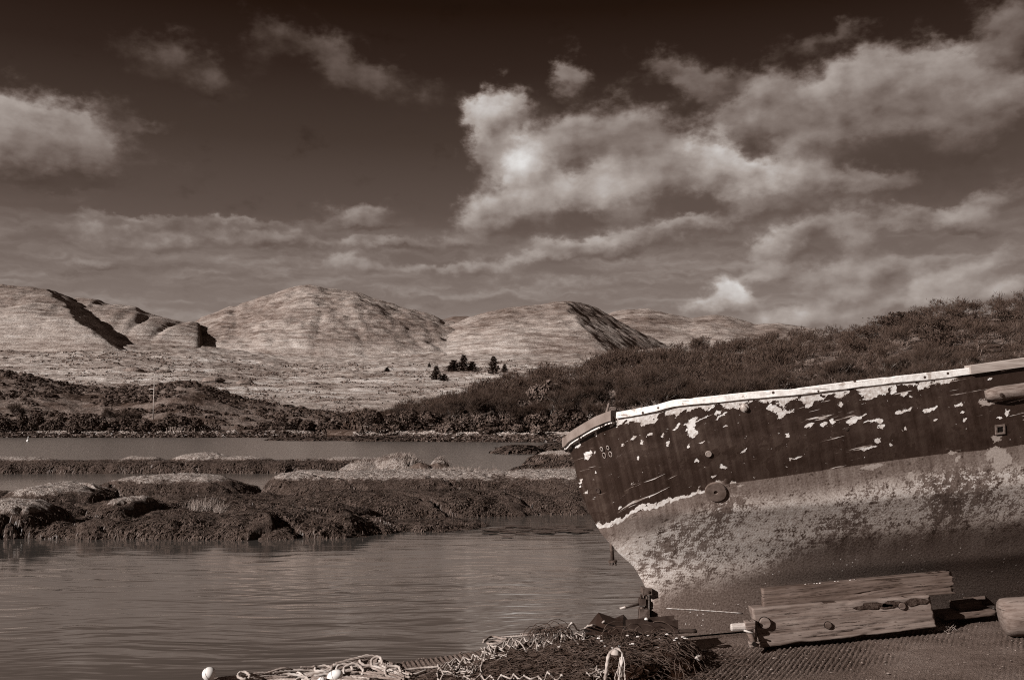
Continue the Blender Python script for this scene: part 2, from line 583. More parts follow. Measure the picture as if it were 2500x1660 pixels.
def m_grass_bld(g, b, lo=0.16, hi=0.40, sc=1.0):
    st = g.v('MULTIPLY', g.pos, (0.32, 0.5, 2.6))
    n1 = g.noise(st, 0.012 * sc, 5, 0.6)
    n2 = g.noise(st, 0.30 * sc, 4, 0.75)
    n3 = g.noise(g.v('MULTIPLY', g.pos, (0.5, .5, 3.0)), 0.05 * sc, 4, 0.65)
    n = g.m('ADD', g.m('MULTIPLY', n1, 0.28), g.m('ADD', g.m('MULTIPLY', n2, 0.34), g.m('MULTIPLY', n3, 0.38)))
    z = g.xyz(g.pos)[2]
    base = g.m('MULTIPLY', g.lin(n, 0.41, 0.60, lo, hi), g.ss(g.m('ADD', z, g.m('MULTIPLY', g.m('SUBTRACT', n1, .5), 200.0)), 60.0, 290.0, 1.12, 0.74))
    base = g.m('MULTIPLY', base, g.ss(g.noise(g.v('MULTIPLY', g.pos, (.6, .6, 2.0)), 0.006 * sc, 6, .62), .40, .56, .70, 1.05))
    # bare rock on steep ground
    nz = g.xyz(g.node('ShaderNodeNewGeometry').outputs['Normal'])[2]
    rock = g.ss(g.m('ADD', nz, g.m('MULTIPLY', n2, 0.25)), 0.84, 0.70)
    L = g.mixf(rock, base, g.lin(n2, 0.3, 0.7, 0.05, 0.13))
    g.l.new(g.sepia(L), b.inputs['Base Color'])
    h = g.noise(g.v('MULTIPLY', g.pos, (1, .6, 1.6)), 0.22 * sc, 5, 0.7)
    g.l.new(g.bump(h, 0.9, 3.0 / sc), b.inputs['Normal'])

M_mount = mat("hill_grass", lambda g, b: m_grass_bld(g, b, 0.10, 0.46, 1.1), 1.0, 0.0)
M_moor = mat("moor_grass", lambda g, b: m_grass_bld(g, b, 0.07, 0.47, 2.4), 1.0, 0.0)
M_dark = simple("far_ridge_shade", 0.06, 0.14, 0.02, 1.0, 0.0)  # dark tone painted in for the shadow on the far summit

def ridge(name, crest, dc, d0, d1, ybase, power=0.85, amp=10, cuts=(), mt=None, ncol=None, nrow=150, seed=0, back=0.55, gul=0.0, carve=(), scarp=None):
    x0, x1 = crest[0][0], crest[-1][0]
    px = np.linspace(x0, x1, ncol or max(60, int((x1 - x0) / 4.2)))
    d = np.concatenate([np.linspace(d0, dc, nrow), np.linspace(dc, d1, 30)[1:]])
    D, X = np.meshgrid(d, px, indexing='ij')
    hc = hgt(poly(X, crest), dc, X)
    hb = hgt((poly(X, ybase) if not np.isscalar(ybase) else ybase) + 42, d0, X)
    t = (D - d0) / (dc - d0)
    tt = np.clip(t, 0, 1)
    t_c = tt
    h = hb + (hc - hb) * np.sin(t_c * math.pi / 2) ** (power if np.isscalar(power) else poly(X, power))
    h = np.where(t > 1, hc - (t - 1) * (dc - d0) * back * 0.5, h)
    wx = (X - 1250) / F * D; wy = D
    env = np.clip(np.sin(np.pi * np.clip(tt, 0, 1)) + 0.16, 0, 1)
    h = h + amp * env * fbm(wx / 190, wy / 150, 6, seed, 0.52)
    h = h + amp * 0.30 * env * fbm(wx / 26, wy / 20, 3, seed + 50, 0.6) 
    if gul:
        h = h - gul * env * np.maximum(0, 0.35 - np.abs(fbm(wx / 90 + wy / 400, wy / 700, 3, seed + 90))) 
    if scarp is not None:                  # rock face under the crest
        xa, xb, dep, ts = scarp
        zone = np.clip((X - xa) / 40, 0, 1) * np.clip((xb + 8 - X) / 16, 0, 1)
        ln = ts + .05 * fbm(X / 18, D / 60, 4, 71)
        h = h - dep * zone * np.clip((ln - tt) / .035, 0, 1)
    # gullies: steep shaded wall facing right, gentle wall facing left
    for (xa, ya, xb, yb, dep, wl, wr, ta, tb) in carve:
        f_ = np.clip((ta - tt) / (ta - tb), 0, 1)
        xc = xa + (xb - xa) * f_ + 9 * fbm(D / 60, D * 0, 3, 5)
        u_ = X - xc
        c_ = np.where(u_ < 0, np.clip(1 + u_ / wl, 0, 1), np.clip(1 - u_ / wr, 0, 1))
        c_ = c_ * c_ * (3 - 2 * c_)
        h = h - dep * c_ * np.clip((ta + .03 - tt) / .10, 0, 1) * np.clip((tt - tb + .12) / .15, 0, 1)
    for (A, B, C) in cuts:
        if C[2] is None:                   # the depth at which this ground is seen at that pixel
            j_ = int(np.argmin(np.abs(px - C[0])))
            pyc = PROJ(np.stack([wx[:, j_], d, h[:, j_]], -1))[:, 1]
            C = (C[0], C[1], float(d[int(np.argmin(np.abs(pyc[:nrow] - C[1])))]))
        a, b_, c_ = [P(*q) for q in (A, B, C)]
        n = np.cross(b_ - a, c_ - a)
        pl = a[2] - (n[0] * (wx - a[0]) + n[1] * (wy - a[1])) / n[2]
        pl = pl + 8.0 * fbm(wx / 45, wy / 45, 5, 5, .58)
        h = np.minimum(h, pl)
    T = Terr(px, d, h)
    o = obj(name, T.mesh(name), mt or M_mount)
    tag(o, kind="structure")
    return T

ridge("mountain", [(-500, 690), (-200, 700), (0, 712), (60, 716), (120, 724), (178, 733), (205, 741), (240, 753), (300, 790), (360, 840)], 2150, 1500, 2600,
      [(-500, 850), (0, 840), (250, 828), (360, 850)], .8, 10, seed=3, gul=8, cuts=[((204, 741, 2150), (300, 806, 2070), (246, 826, None))])
ridge("mountain", [(120, 760), (160, 744), (207, 743), (267, 751), (326, 760), (367, 774), (415, 789), (459, 796), (482, 801), (487, 810), (491, 824), (496, 850)], 2330, 1760, 2900,
      [(120, 850), (300, 828), (400, 832), (474, 838), (496, 850)], .6, 9, seed=23, gul=26)
ridge("mountain", [(360, 800), (400, 785), (430, 788), (460, 794), (500, 797), (560, 800)], 3300, 2700, 3600, 812, 0.9, 10, seed=31)
ridge("mountain", [(380, 845), (440, 815), (486, 796), (540, 772), (600, 753), (630, 737), (665, 727), (698, 715), (727, 711), (766, 712), (807, 717), (861, 722), (896, 734), (941, 750), (985, 763), (1030, 778), (1068, 791), (1104, 799), (1180, 815), (1280, 838)],
      2600, 1750, 3200, [(380, 855), (700, 862), (1000, 858), (1280, 858)], 0.95, 19, seed=7, gul=14, nrow=170)
ridge("mountain", [(1040, 800), (1068, 788), (1105, 777), (1135, 776), (1160, 778), (1180, 790), (1220, 800)], 4200, 3600, 4500, 806, 0.9, 8, seed=41, mt=M_dark)
ridge("mountain", [(1090, 812), (1150, 786), (1200, 770), (1238, 761), (1318, 756), (1363, 750), (1390, 749), (1452, 752), (1475, 762), (1530, 780), (1640, 830), (1720, 870)], 2500, 1750, 3000,
      [(1090, 860), (1400, 862), (1720, 880)], 0.8, 12, cuts=[((1476, 763, 2500), (1615, 834, 2600), (1556, 846, 2180))], seed=13, gul=6, nrow=160)
ridge("mountain", [(1400, 800), (1499, 772), (1540, 766), (1585, 764), (1640, 775), (1690, 784), (1740, 778), (1780, 780), (1845, 797), (1900, 796), (1960, 806), (2100, 830)], 3300, 2500, 3800,
      [(1400, 860), (1700, 850), (2100, 860)], 0.7, 11, seed=17, gul=7)

# moor between the shore hills and the mountains
mpx = np.linspace(-500, 1900, 640)
md = np.geomspace(455, 1950, 270)
D, X = np.meshgrid(md, mpx, indexing='ij')
ybot = poly(X, [(-500, 1010), (400, 1022), (900, 1024), (1200, 1024), (1900, 1010)])
ytop = poly(X, [(-500, 838), (0, 832), (250, 828), (480, 842), (700, 868), (1000, 864), (1300, 862), (1900, 850)])
s = (np.log(D) - math.log(455)) / math.log(1900 / 455)
yy = ybot + (ytop - ybot) * np.clip(s, 0, 1) ** 0.9
wx = (X - 1250) / F * D
Z = hgt(yy, D, X)
hump = fbm(wx / 95, D / 60, 5, 61, 0.55)
Z += (D / 900) ** 0.8 * (4.0 * hump + 3.0 * np.maximum(0, fbm(wx / 45, D / 26, 4, 71)) + 1.0 * fbm(wx / 9, D / 6, 3, 81))
TM = Terr(mpx, md, Z)
tag(obj("moorland", TM.mesh("moorland"), M_moor), kind="structure")

# rocky knolls standing out of the moor
M_rock_far = simple("bare_rock", 0.10, 0.22, 0.25, 1.0, 0.0, bump=0.9, bdist=1.2, stretch=(1.4, 1, .35))
def lump(seed, nx=20, ny=12, rough=0.28):
    u = np.linspace(0, 2 * math.pi, nx, endpoint=False); v = np.linspace(0.02, 0.5 * math.pi, ny)
    U, W = np.meshgrid(u, v)
    r = 1 + rough * fbm(np.cos(U) * 1.3 + 5 * seed, np.sin(U) * 1.3 + W * 1.5, 4, seed) + 0.12 * fbm(np.cos(U) * 4 + seed, np.sin(U) * 4 + W * 4, 3, seed + 9)
    V = np.stack([np.cos(U) * np.sin(W) * r, np.sin(U) * np.sin(W) * r, np.cos(W) * r], -1)
    i = np.arange(nx * ny).reshape(ny, nx)
    f = np.stack([i[:-1, :], np.roll(i, -1, 1)[:-1, :], np.roll(i, -1, 1)[1:, :], i[1:, :]], -1).reshape(-1, 4)[:, ::-1]
    return V.reshape(-1, 3), f
lumps = [mesh("rock_outcrop", *lump(k)) for k in range(4)]
OUT = [(330, 868, 1000, 26, 'broad grey rock outcrop on the moor below the shadowed mountain gully'), (405, 872, 1000, 20, 'grey rock outcrop on the moor left of the dome-shaped mountain foot'),
       (520, 876, 900, 30, 'long tilted rock outcrop on the moor under the left mountain cliff'), (600, 882, 900, 22, 'low rock outcrop at the right end of the tilted row of outcrops'),
       (730, 880, 950, 24, 'rounded bare rock outcrop below the middle of the dome-shaped mountain'), (765, 884, 900, 14, 'small rock outcrop just right of the rounded one under the dome mountain'),
       (130, 905, 760, 36, 'wide pale rock outcrop on the moor above the dark shore hill'), (430, 898, 800, 16, 'low ribbed rock outcrop on the moor above the utility pole'),
       (830, 948, 560, 14, 'flat rock slab on the lower moor left of the wood'), (930, 970, 480, 12, 'pale boulder on the lower moor at the left end of the wood'), (760, 966, 520, 12, 'low pale rock slab on the lower moor above the shore bushes')]
for k, (px, py, d, r, lab) in enumerate(OUT):
    rr = r * d / F
    p = P(px, py, d)
    o = obj("rock_outcrop", lumps[k % 4], M_rock_far, loc=(p[0], p[1], float(TM.z(px, d)) - rr * 0.05))
    o.scale = (rr, rr * 0.8, rr * 0.42)
    o.rotation_euler = (0, 0.06, k * 1.3)
    tag(o, lab, "rock", "rock outcrops on the moor")

# ---------------- left shore hill
def veg_bld(g, b):
    st = g.v('MULTIPLY', g.pos, (1, .6, 1.5))
    n1 = g.noise(st, 0.03, 4, 0.6)
    n2 = g.noise(st, 0.35, 5, 0.7)
    n3 = g.noise(st, 1.6, 3, 0.7)
    z = g.xyz(g.pos)[2]
    field = g.ss(n1, 0.40, 0.54)
    L = g.mixf(field, g.lin(n2, 0.35, 0.65, 0.018, 0.075), g.lin(n2, 0.3, 0.7, 0.075, 0.21))
    L = g.mixf(g.ss(n3, 0.58, 0.72), L, 0.24)
    weed = g.ss(g.m('ADD', z, g.m('MULTIPLY', g.m('SUBTRACT', n2, .5), 0.5)), 1.0, 0.75)
    L = g.mixf(weed, L, g.lin(n3, 0.3, 0.7, 0.012, 0.05))
    g.l.new(g.sepia(L), b.inputs['Base Color'])
    g.l.new(g.bump(n2, 1.0, 1.2), b.inputs['Normal'])
M_shore = mat("shore_vegetation", veg_bld, 1.0, 0.0)

apx = np.linspace(-600, 1250, 440)
ad = np.concatenate([np.linspace(258, 300, 40), np.linspace(302, 470, 120), np.linspace(474, 640, 30)])
D, X = np.meshgrid(ad, apx, indexing='ij')
yc = poly(X, [(-600, 870), (-400, 880), (0, 903), (60, 912), (130, 930), (200, 946), (300, 952), (360, 946), (400, 936), (440, 931), (480, 938), (520, 953), (560, 966), (600, 978), (650, 985), (700, 993), (760, 1003), (850, 1008), (950, 1012), (1250, 1018)])
hc = hgt(yc, 430, X)
wx = (X - 1250) / F * D
dsh = 266 + 5 * fbm(wx / 30, wx * 0, 3, 3) 
h = np.interp(D - dsh, [-10, 0, 8, 14, 20, 26], [-.6, 0, .55, .75, 1.5, 1.8])
t = np.clip((D - dsh - 24) / (430 - 290), 0, 1)
h = h + (hc - 1.8) * np.where(t > 0, t ** 1.25, 0)
h = np.where(D > 430, h - (D - 430) * 0.12, h)
h = h + np.clip((D - 280) / 60, 0, 1) * (1.6 * fbm(wx / 24, D / 18, 4, 44) + 0.5 * fbm(wx / 4, D / 4, 3, 45))
TA = Terr(apx, ad, h)
tag(obj("shore_hill", TA.mesh("shore_hill"), M_shore), kind="structure")

# ---------------- right wooded hill
SIL = [(860, 1015), (900, 1003), (980, 978), (1080, 948), (1180, 918), (1250, 900), (1330, 884), (1400, 876), (1440, 866), (1500, 851), (1600, 839), (1650, 833), (1720, 828), (1800, 818), (1850, 813), (1925, 804), (2000, 796), (2080, 783), (2150, 771), (2190, 753), (2240, 737), (2320, 727), (2400, 723), (2500, 716), (2700, 704), (3300, 700)]
bpx = np.linspace(800, 3300, 480)
def shore_d(px):
    return poly(px, [(700, 262), (780, 235), (860, 205), (950, 192), (1100, 184), (1300, 178), (1600, 168), (3300, 150)])
def crest_d(px):
    return poly(px, [(800, 300), (1000, 300), (1300, 340), (1700, 400), (2100, 430), (3300, 460)])
bt = np.concatenate([np.linspace(-0.06, 0.2, 50), np.linspace(0.205, 1.0, 110), np.linspace(1.02, 1.5, 20)])
T_, X = np.meshgrid(bt, bpx, indexing='ij')
ds, dc = shore_d(X), crest_d(X)
D = ds + T_ * (dc - ds)
wx = (X - 1250) / F * D
hc = hgt(poly(X, SIL), dc, X) - 8.0
off = D - ds + 3.0 * fbm(wx / 14, D / 14, 3, 8)
h = np.interp(off, [-12, 0, 10, 16, 19, 23, 27], [-.6, -.02, .55, .8, 1.25, 1.7, 2.0])
t = np.clip((off - 25) / (dc - ds - 25), 0, 1)
h = h + np.maximum(hc - 2.0, 0) * t ** 0.92
h = np.where(T_ > 1, h - (D - dc) * 0.22, h)
h += np.clip((off - 20) / 30, 0, 1) * 1.6 * fbm(wx / 30, D / 22, 4, 91)
h += 0.10 * fbm(wx / 1.2, D / 1.5, 3, 92)
V = np.stack([wx, D, h], -1)
tag(obj("wooded_hill", mesh("wooded_hill", V, gridfaces(len(bt), len(bpx))), M_shore), kind="structure")
class TBc:
    def z(self, px, t):
        i = np.clip(np.interp(t, bt, np.arange(len(bt))), 0, len(bt) - 1.001)
        j = np.clip(np.interp(px, bpx, np.arange(len(bpx))), 0, len(bpx) - 1.001)
        i0 = np.floor(i).astype(int); j0 = np.floor(j).astype(int); a, b = i - i0, j - j0
        return (h[i0, j0] * (1 - a) + h[i0 + 1, j0] * a) * (1 - b) + (h[i0, j0 + 1] * (1 - a) + h[i0 + 1, j0 + 1] * a) * b
_hB = h.copy()
TB = TBc()
TB_h = _hB
def zB(px, t):
    i = np.clip(np.interp(t, bt, np.arange(len(bt))), 0, len(bt) - 1.001)
    j = np.clip(np.interp(px, bpx, np.arange(len(bpx))), 0, len(bpx) - 1.001)
    i0 = np.floor(i).astype(int); j0 = np.floor(j).astype(int); a, b = i - i0, j - j0
    H = TB_h
    return (H[i0, j0] * (1 - a) + H[i0 + 1, j0] * a) * (1 - b) + (H[i0, j0 + 1] * (1 - a) + H[i0 + 1, j0 + 1] * a) * b

# ---------------- shingle along both shores: thousands of pale stones in two meshes
M_shingle = simple("pale_stones", 0.10, 0.42, 1.2, 0.9, 0.1)
ico = np.array([(0, 0, .8), (1, 0, 0), (0.2, .9, 0.1), (-.9, .3, 0), (-.5, -.8, 0.05), (.5, -.8, 0), (0, 0, -.5)])
icf = np.array([(0, 1, 2), (0, 2, 3), (0, 3, 4), (0, 4, 5), (0, 5, 1), (6, 2, 1), (6, 3, 2), (6, 4, 3), (6, 5, 4), (6, 1, 5)])
def stones(name, pos, size, lab, cat):
    n = len(pos)
    a = RNG.uniform(0, 6.28, n)
    S = size[:, None, None] * np.stack([np.ones(n), RNG.uniform(.6, 1, n), RNG.uniform(.35, .7, n)], -1)[:, None, :]
    q = ico[None] * S * RNG.uniform(.75, 1.25, (n, 7, 1))
    V = np.stack([q[..., 0] * np.cos(a)[:, None] - q[..., 1] * np.sin(a)[:, None], q[..., 0] * np.sin(a)[:, None] + q[..., 1] * np.cos(a)[:, None], q[..., 2]], -1) + pos[:, None, :]
    f = (icf[None] + 7 * np.arange(n)[:, None, None]).reshape(-1, 3)
    o = obj(name, mesh(name, V, f, False), M_shingle)
    return tag(o, lab, cat, kind="stuff")
n = 2600
px = RNG.uniform(60, 760, n); keep = fbm(px / 40, px * 0, 3, 12) > -0.25; px = px[keep]
d = 283 + RNG.normal(0, 2.0, len(px)) 
pos = np.stack([(px - 1250) / F * d, d, TA.z(px, d) + 0.1], -1)
stones("shingle", pos, RNG.uniform(.2, .75, len(px)) ** 1.3, "pale stones along the foot of the dark shore hill", "shingle")
n = 5200
px = RNG.uniform(865, 2000, n)
off_ = RNG.normal(0, 1, n) * 2.0 + 21 + 3.5 * fbm(px / 28, px * 0, 3, 21)
ds, dc = shore_d(px), crest_d(px)
t = off_ / (dc - ds)
d = ds + off_
pos = np.stack([(px - 1250) / F * d, d, zB(px, t) + 0.08], -1)
stones("shingle", pos, RNG.uniform(.15, .6, n) ** 1.3, "pale shingle bank along the foot of the wood", "shingle")

# ------------------------------------------------------------------ trees
M_twig = simple("twigs", 0.027, 0.070, 0.35, 1.0, 0.0)
M_bark_pale = simple("pale_bark", 0.20, 0.42, 1.5, 1.0, 0.0)
M_twig_dk = simple("dark_twigs", 0.022, 0.06, 0.35, 1.0, 0.0)
M_bark = simple("grey_bark", 0.06, 0.15, 1.5, 1.0, 0.0)
M_ever = simple("evergreen_leaves", 0.03, 0.12, 0.6, 0.8, 0.15)
M_bush = simple("dark_bush_leaves", 0.018, 0.075, 0.8, 0.8, 0.15)
M_pine = simple("pine_needles", 0.018, 0.06, 0.5, 0.9, 0.1)
M_conifer = simple("conifer_needles", 0.055, 0.14, 0.5, 0.9, 0.1)

def bare_tree(seed, lean=0.0, spread=1.0, levels=4, wood_lv=3, nk=(5, 4, 4, 4), twig=6):
    R = np.random.default_rng(seed)
    wood, tw = MB(), []
    def prism(a, b, ra, rb):
        d = b - a; d /= np.linalg.norm(d)
        u = np.cross(d, [0.3, .9, .1]); u /= np.linalg.norm(u); w = np.cross(d, u)
        V = []
        for q, r in ((a, ra), (b, rb)):
            for k in range(3):
                an = k * 2.094
                V.append(q + r * (math.cos(an) * u + math.sin(an) * w))
        wood.add(V, [[0, 1, 4, 3], [1, 2, 5, 4], [2, 0, 3, 5]])
    def grow(p, d, L, r, lv):
        mid = p + d * L * 0.5 + R.normal(0, .04, 3) * L
        end = p + d * L + R.normal(0, .06, 3) * L
        if lv <= wood_lv:
            prism(p, mid, r, r * .8); prism(mid, end, r * .8, r * .55)
        if lv == levels:
            for k in range(twig):
                q = p + (end - p) * R.uniform(.1, 1)
                dd = d + R.normal(0, .38, 3) + np.array([lean * .5, 0, .5]); dd /= np.linalg.norm(dd)
                tw.append((q, dd, L * R.uniform(.8, 1.7)))
            return
        for k in range(nk[lv]):
            f = R.uniform(.35, 1.0) if lv else R.uniform(.35, 1.0)
            q = p + (mid - p) * min(1, f * 2) if f < .5 else mid + (end - mid) * (f * 2 - 1)
            an = k / nk[lv] * 6.28 + R.uniform(-.5, .5)
            side = np.array([math.cos(an), math.sin(an), 0]) * spread * R.uniform(.5, 1.0)
            dd = d * .75 + side * .8 + np.array([lean * .4, 0, .25 if lv else .35]); dd /= np.linalg.norm(dd)
            grow(q, dd, L * R.uniform(.55, .78), r * .5, lv + 1)
        
    grow(np.zeros(3), np.array([lean * .4, 0, 1.0]), 0.46, 0.022, 0)
    n = len(tw)
    A = np.array([t[0] for t in tw]); Dv = np.array([t[1] for t in tw]); Ln = np.array([t[2] for t in tw])
    s = np.cross(Dv, R.normal(0, 1, (n, 3))); s /= np.linalg.norm(s, axis=1, keepdims=True)
    w = 0.0023
    V = np.stack([A + s * w, A - s * w, A + Dv * Ln[:, None]], 1)
    zmax = max(V[..., 2].max(), 0.6)
    V = V / zmax
    W = np.concatenate(wood.V) / zmax
    f = np.arange(3 * n).reshape(n, 3)
    return (W, wood.Fc), (V.reshape(-1, 3), f)

bare = []
for k in range(7):
    wd, tw = bare_tree(100 + k, lean=[.0, .25, .35, .15, .3, .1, .4][k], spread=[1, .8, 1.1, .9, 1.2, 1.0, .8][k], twig=11)
    bare.append((mesh("trunk", wd[0], wd[1], False), mesh("crown", tw[0], tw[1], False), wd, tw))

def place_tree(me_t, me_c, mt, mc, p, hgt_, wid, rz, name, label, cat, group):
    r = bpy.data.objects.new(name, None)
    r.empty_display_size = .2
    r.location = p; r.rotation_euler = (0, 0, rz); r.scale = (wid, wid, hgt_)
    COL.objects.link(r)
    tag(r, label, cat, group)
    t_o = obj("trunk", me_t, mt, r)
    t_o.material_slots[0].link = 'OBJECT'; t_o.material_slots[0].material = mt
    c_o = obj("crown", me_c, mc, r)
    c_o.material_slots[0].link = 'OBJECT'; c_o.material_slots[0].material = mc
    return r

# scatter over the wooded hill with a minimum spacing (in plan metres)
def scatter_B(n, x0, x1, t0, t1, seed):
    R = np.random.default_rng(seed)
    px = R.uniform(x0, x1, n); t = R.uniform(t0, t1, n)
    ds, dc = shore_d(px), crest_d(px)
    off_ = 26 + t * (dc - ds - 26)
    d = ds + off_
    return px, d, zB(px, off_ / (dc - ds)), t
px, d, z, t = scatter_B(1500, 880, 2640, 0.0, 1.06, 5)
# the part of the slope hidden by the hull in the foreground gets no trees
rail_y = poly(px, [(0, 3000), (1370, 3000), (1380, 1075), (1500, 1005), (1733, 967), (2002, 940), (2364, 898), (2700, 860)])
top_y = PROJ(np.stack([(px - 1250) / F * d, d, z + 7], -1))[:, 1]
vis = top_y < rail_y + 5
hx, hd, hz, ht_ = px[~vis], d[~vis], z[~vis], t[~vis]          # slope behind the hull: kept as part of the joined wood
ex, ed_, ez, et = scatter_B(420, 2640, 3250, 0.0, 1.05, 6)
nv_ = len(px[vis])
order = np.concatenate([np.argsort(d[vis]), nv_ + np.arange(len(hx) + len(ex))])
px, d, z, t = [np.concatenate(q) for q in ((px[vis], hx, ex), (d[vis], hd, ed_), (z[vis], hz, ez), (t[vis], ht_, et))]
n_ind = 0
stuffV, stuffF, wV, wF = [], [], [], []
nv = nw = 0
for k, i in enumerate(order):
    gz_ = float(fbm(np.array(px[i] / 70.0), np.array(d[i] / 22.0), 3, 55)); ht = RNG.uniform(7.0, 11.5) * (0.95 + 0.5 * gz_ + 0.05 * t[i]) * float(np.interp(px[i], [880, 1000, 1200, 1450], [.45, .55, .72, .88])); wd = ht * RNG.uniform(.9, 1.35)
    pos = ((px[i] - 1250) / F * d[i], d[i], z[i] - 0.2)
    b = bare[k % 7]
    rz = RNG.uniform(-.6, .6)
    if n_ind < 298 and i < nv_:
        place_tree(b[0], b[1], M_bark_pale if k % 5 == 0 else M_bark, M_twig if gz_ > -.05 else M_twig_dk, pos, ht, wd, rz, "bare_tree", "leafless grey tree in the dense wood on the hillside behind the boat", "tree", "bare trees of the hillside wood")
        n_ind += 1
    else:
        c_, s_ = math.cos(rz), math.sin(rz)
        V = b[3][0].reshape(-1, 3, 3)
        sub = RNG.random(len(V)) < (0.095 if i < nv_ else 0.045)
        V = V[sub].copy()
        base = V[:, :1].copy()
        mid_ = (V[:, 0] + V[:, 1]) * .5
        V[:, 0] = mid_ + (V[:, 0] - mid_) * 3.6; V[:, 1] = mid_ + (V[:, 1] - mid_) * 3.6
        V = V.reshape(-1, 3)
        q = np.stack([V[:, 0] * c_ - V[:, 1] * s_, V[:, 0] * s_ + V[:, 1] * c_, V[:, 2]], -1) * np.array([wd, wd, ht]) + np.array(pos)
        stuffV.append(q); stuffF.append(np.arange(len(q)).reshape(-1, 3) + nv); nv += len(q)
        W = b[2][0]
        q = np.stack([W[:, 0] * c_ - W[:, 1] * s_, W[:, 0] * s_ + W[:, 1] * c_, W[:, 2]], -1) * np.array([wd, wd, ht]) + np.array(pos)
        fw = np.array(b[2][1])[:15 * 3]
        wV.append(q[:15 * 6]); wF.append(fw + nw); nw += len(q[:15 * 6])
o = obj("distant_wood", mesh("distant_wood", np.concatenate(stuffV), np.concatenate(stuffF), False), M_twig)
tag(o, "mass of bare twigs filling the upper slope of the wood", "wood", kind="stuff")
o = obj("distant_trunks", mesh("distant_trunks", np.concatenate(wV), np.concatenate(wF), False), M_bark)
tag(o, "pale trunks showing through the upper slope of the wood", "wood", kind="stuff")

# evergreen bushes: leaf faces spread through uneven clumps
def leaf_ball(seed, n=1500, lobes=7, leaf=0.06, flat=0.8):
    R = np.random.default_rng(seed)
    cs = R.normal(0, .42, (lobes, 3)); cs[:, 2] = np.abs(cs[:, 2]) * .9 + .15
    rs = R.uniform(.26, .52, lobes)
    k = R.integers(0, lobes, n)
    v = R.normal(0, 1, (n, 3)); v /= np.linalg.norm(v, axis=1, keepdims=True)
    p = cs[k] + v * (rs[k] * R.uniform(.75, 1.05, n))[:, None]
    p[:, 2] = np.maximum(p[:, 2], 0.0) * flat
    nrm = v + R.normal(0, .5, (n, 3)); nrm /= np.linalg.norm(nrm, axis=1, keepdims=True)
    u = np.cross(nrm, R.normal(0, 1, (n, 3))); u /= np.linalg.norm(u, axis=1, keepdims=True)
    w = np.cross(nrm, u)
    s = leaf * R.uniform(.6, 1.4, n)[:, None]
    V = np.stack([p + u * s, p + w * s * .7, p - u * s, p - w * s * .7], 1)
    return mesh("foliage", V, np.arange(4 * n).reshape(n, 4), False)
balls = [leaf_ball(300 + k) for k in range(5)]

def bush(px, py, d, wpx, hpx, label, mt, group, z=None, name="evergreen_bush", cat="bush"):
    p = P(px, py, d)
    o = bpy.data.objects.new(name, balls[int(RNG.integers(0, 5))].copy() if False else balls[int(RNG.integers(0, 5))])
    COL.objects.link(o)
    if len(o.data.materials) == 0:
        o.data.materials.append(M_ever)
    o.material_slots[0].link = 'OBJECT'
    o.material_slots[0].material = mt
    o.location = (p[0], p[1], p[2] if z is None else z)
    k = d / F
    o.scale = (wpx * k / 1.5, wpx * k / 1.5, hpx * k / 0.95)
    o.rotation_euler = (0, 0, RNG.uniform(0, 6.28))
    tag(o, label, cat, group)
    return o

# right shore, in front of the wood
RB = [(905, 1040, 'first dark evergreen bush at the left tip of the wood'), (960, 1046, 'low evergreen bush above the left end of the pale shingle'), (1010, 1047, 'dense evergreen bush just above the shingle bank'), (1060, 1048, 'dark bush above the shingle left of the pale leafy bush'),
      (1150, 1046, 'pale rounded leafy bush low above the shingle'), (1110, 1040, 'dark bush behind the pale rounded leafy bush'), (1215, 1046, 'broad leafy bush above the brightest shingle'), (1265, 1044, 'leafy evergreen bush left of the big evergreen'),
      (1325, 1010, 'big rounded evergreen standing among the bare trees near the stern'), (1295, 1040, 'pale leafed bush at the foot of the big evergreen'), (1340, 1046, 'low dark bush right of the big evergreen foot'), (1375, 1050, 'low bush on the shore beside the boat stern'), (1400, 1035, 'dark bush half hidden by the stern rail')]
for k, (x, y, lab) in enumerate(RB):
    off_ = 24 if y > 1030 else 40
    dd = float(shore_d(x)) + off_
    w, hh = (84, 46) if k != 8 else (112, 80)
    if k == 4: w, hh = 66, 46
    bush(x, y, dd, w, hh, lab, M_ever if k in (4, 5, 6, 8, 9) else M_bush, "evergreen bushes on the right shore", z=float(zB(x, off_ / (crest_d(x) - shore_d(x)))) - .2)
# left shore row
labs = ['dark bush at the far left of the shore row', 'tall dark bush beside the bare tree on the left shore', 'dark rounded bush right of the bare tree on the left shore', 'dark bush over the first pale stones on the left shore',
        'dense bush dipping to the stones on the left shore', 'dark bush in the middle of the left shore row', 'bush left of the pair of pale stems on the left shore', 'bush between the pale stems on the left shore',
        'dark bush below the utility pole', 'bush right of the utility pole foot by the shore', 'dark bush above the old stakes', 'last dark bush of the row just right of the stakes']
for k, lab in enumerate(labs):
    x = -10 + 43 * k + RNG.uniform(-6, 6)
    dd = 287 + RNG.uniform(-1, 4)
    bush(x, 1050, dd, RNG.uniform(62, 84), RNG.uniform(32, 48), lab, M_bush, "dark bushes along the left shore", z=float(TA.z(x, dd)) - .4, name="shore_bush")
for k, (x, w, hh, lab) in enumerate([(640, 70, 26, 'low dark bush on the flat shore left of the round pair'), (700, 70, 34, 'dark bush left of the taller round bush at the valley mouth'), (760, 80, 40, 'broad dark bush at the valley mouth'), (830, 80, 52, 'tall round dark bush at the valley mouth'), (880, 74, 56, 'round grey bush right of the tall dark one at the valley mouth'), (920, 60, 50, 'dark bush where the valley meets the wood')]):
    dd = 300 - (x - 640) * .12
    bush(x, 1050, dd, w, hh, lab, M_bush if k != 4 else M_twig, "bushes at the valley mouth", z=float(TA.z(x, dd)) - .4, name="shore_bush")
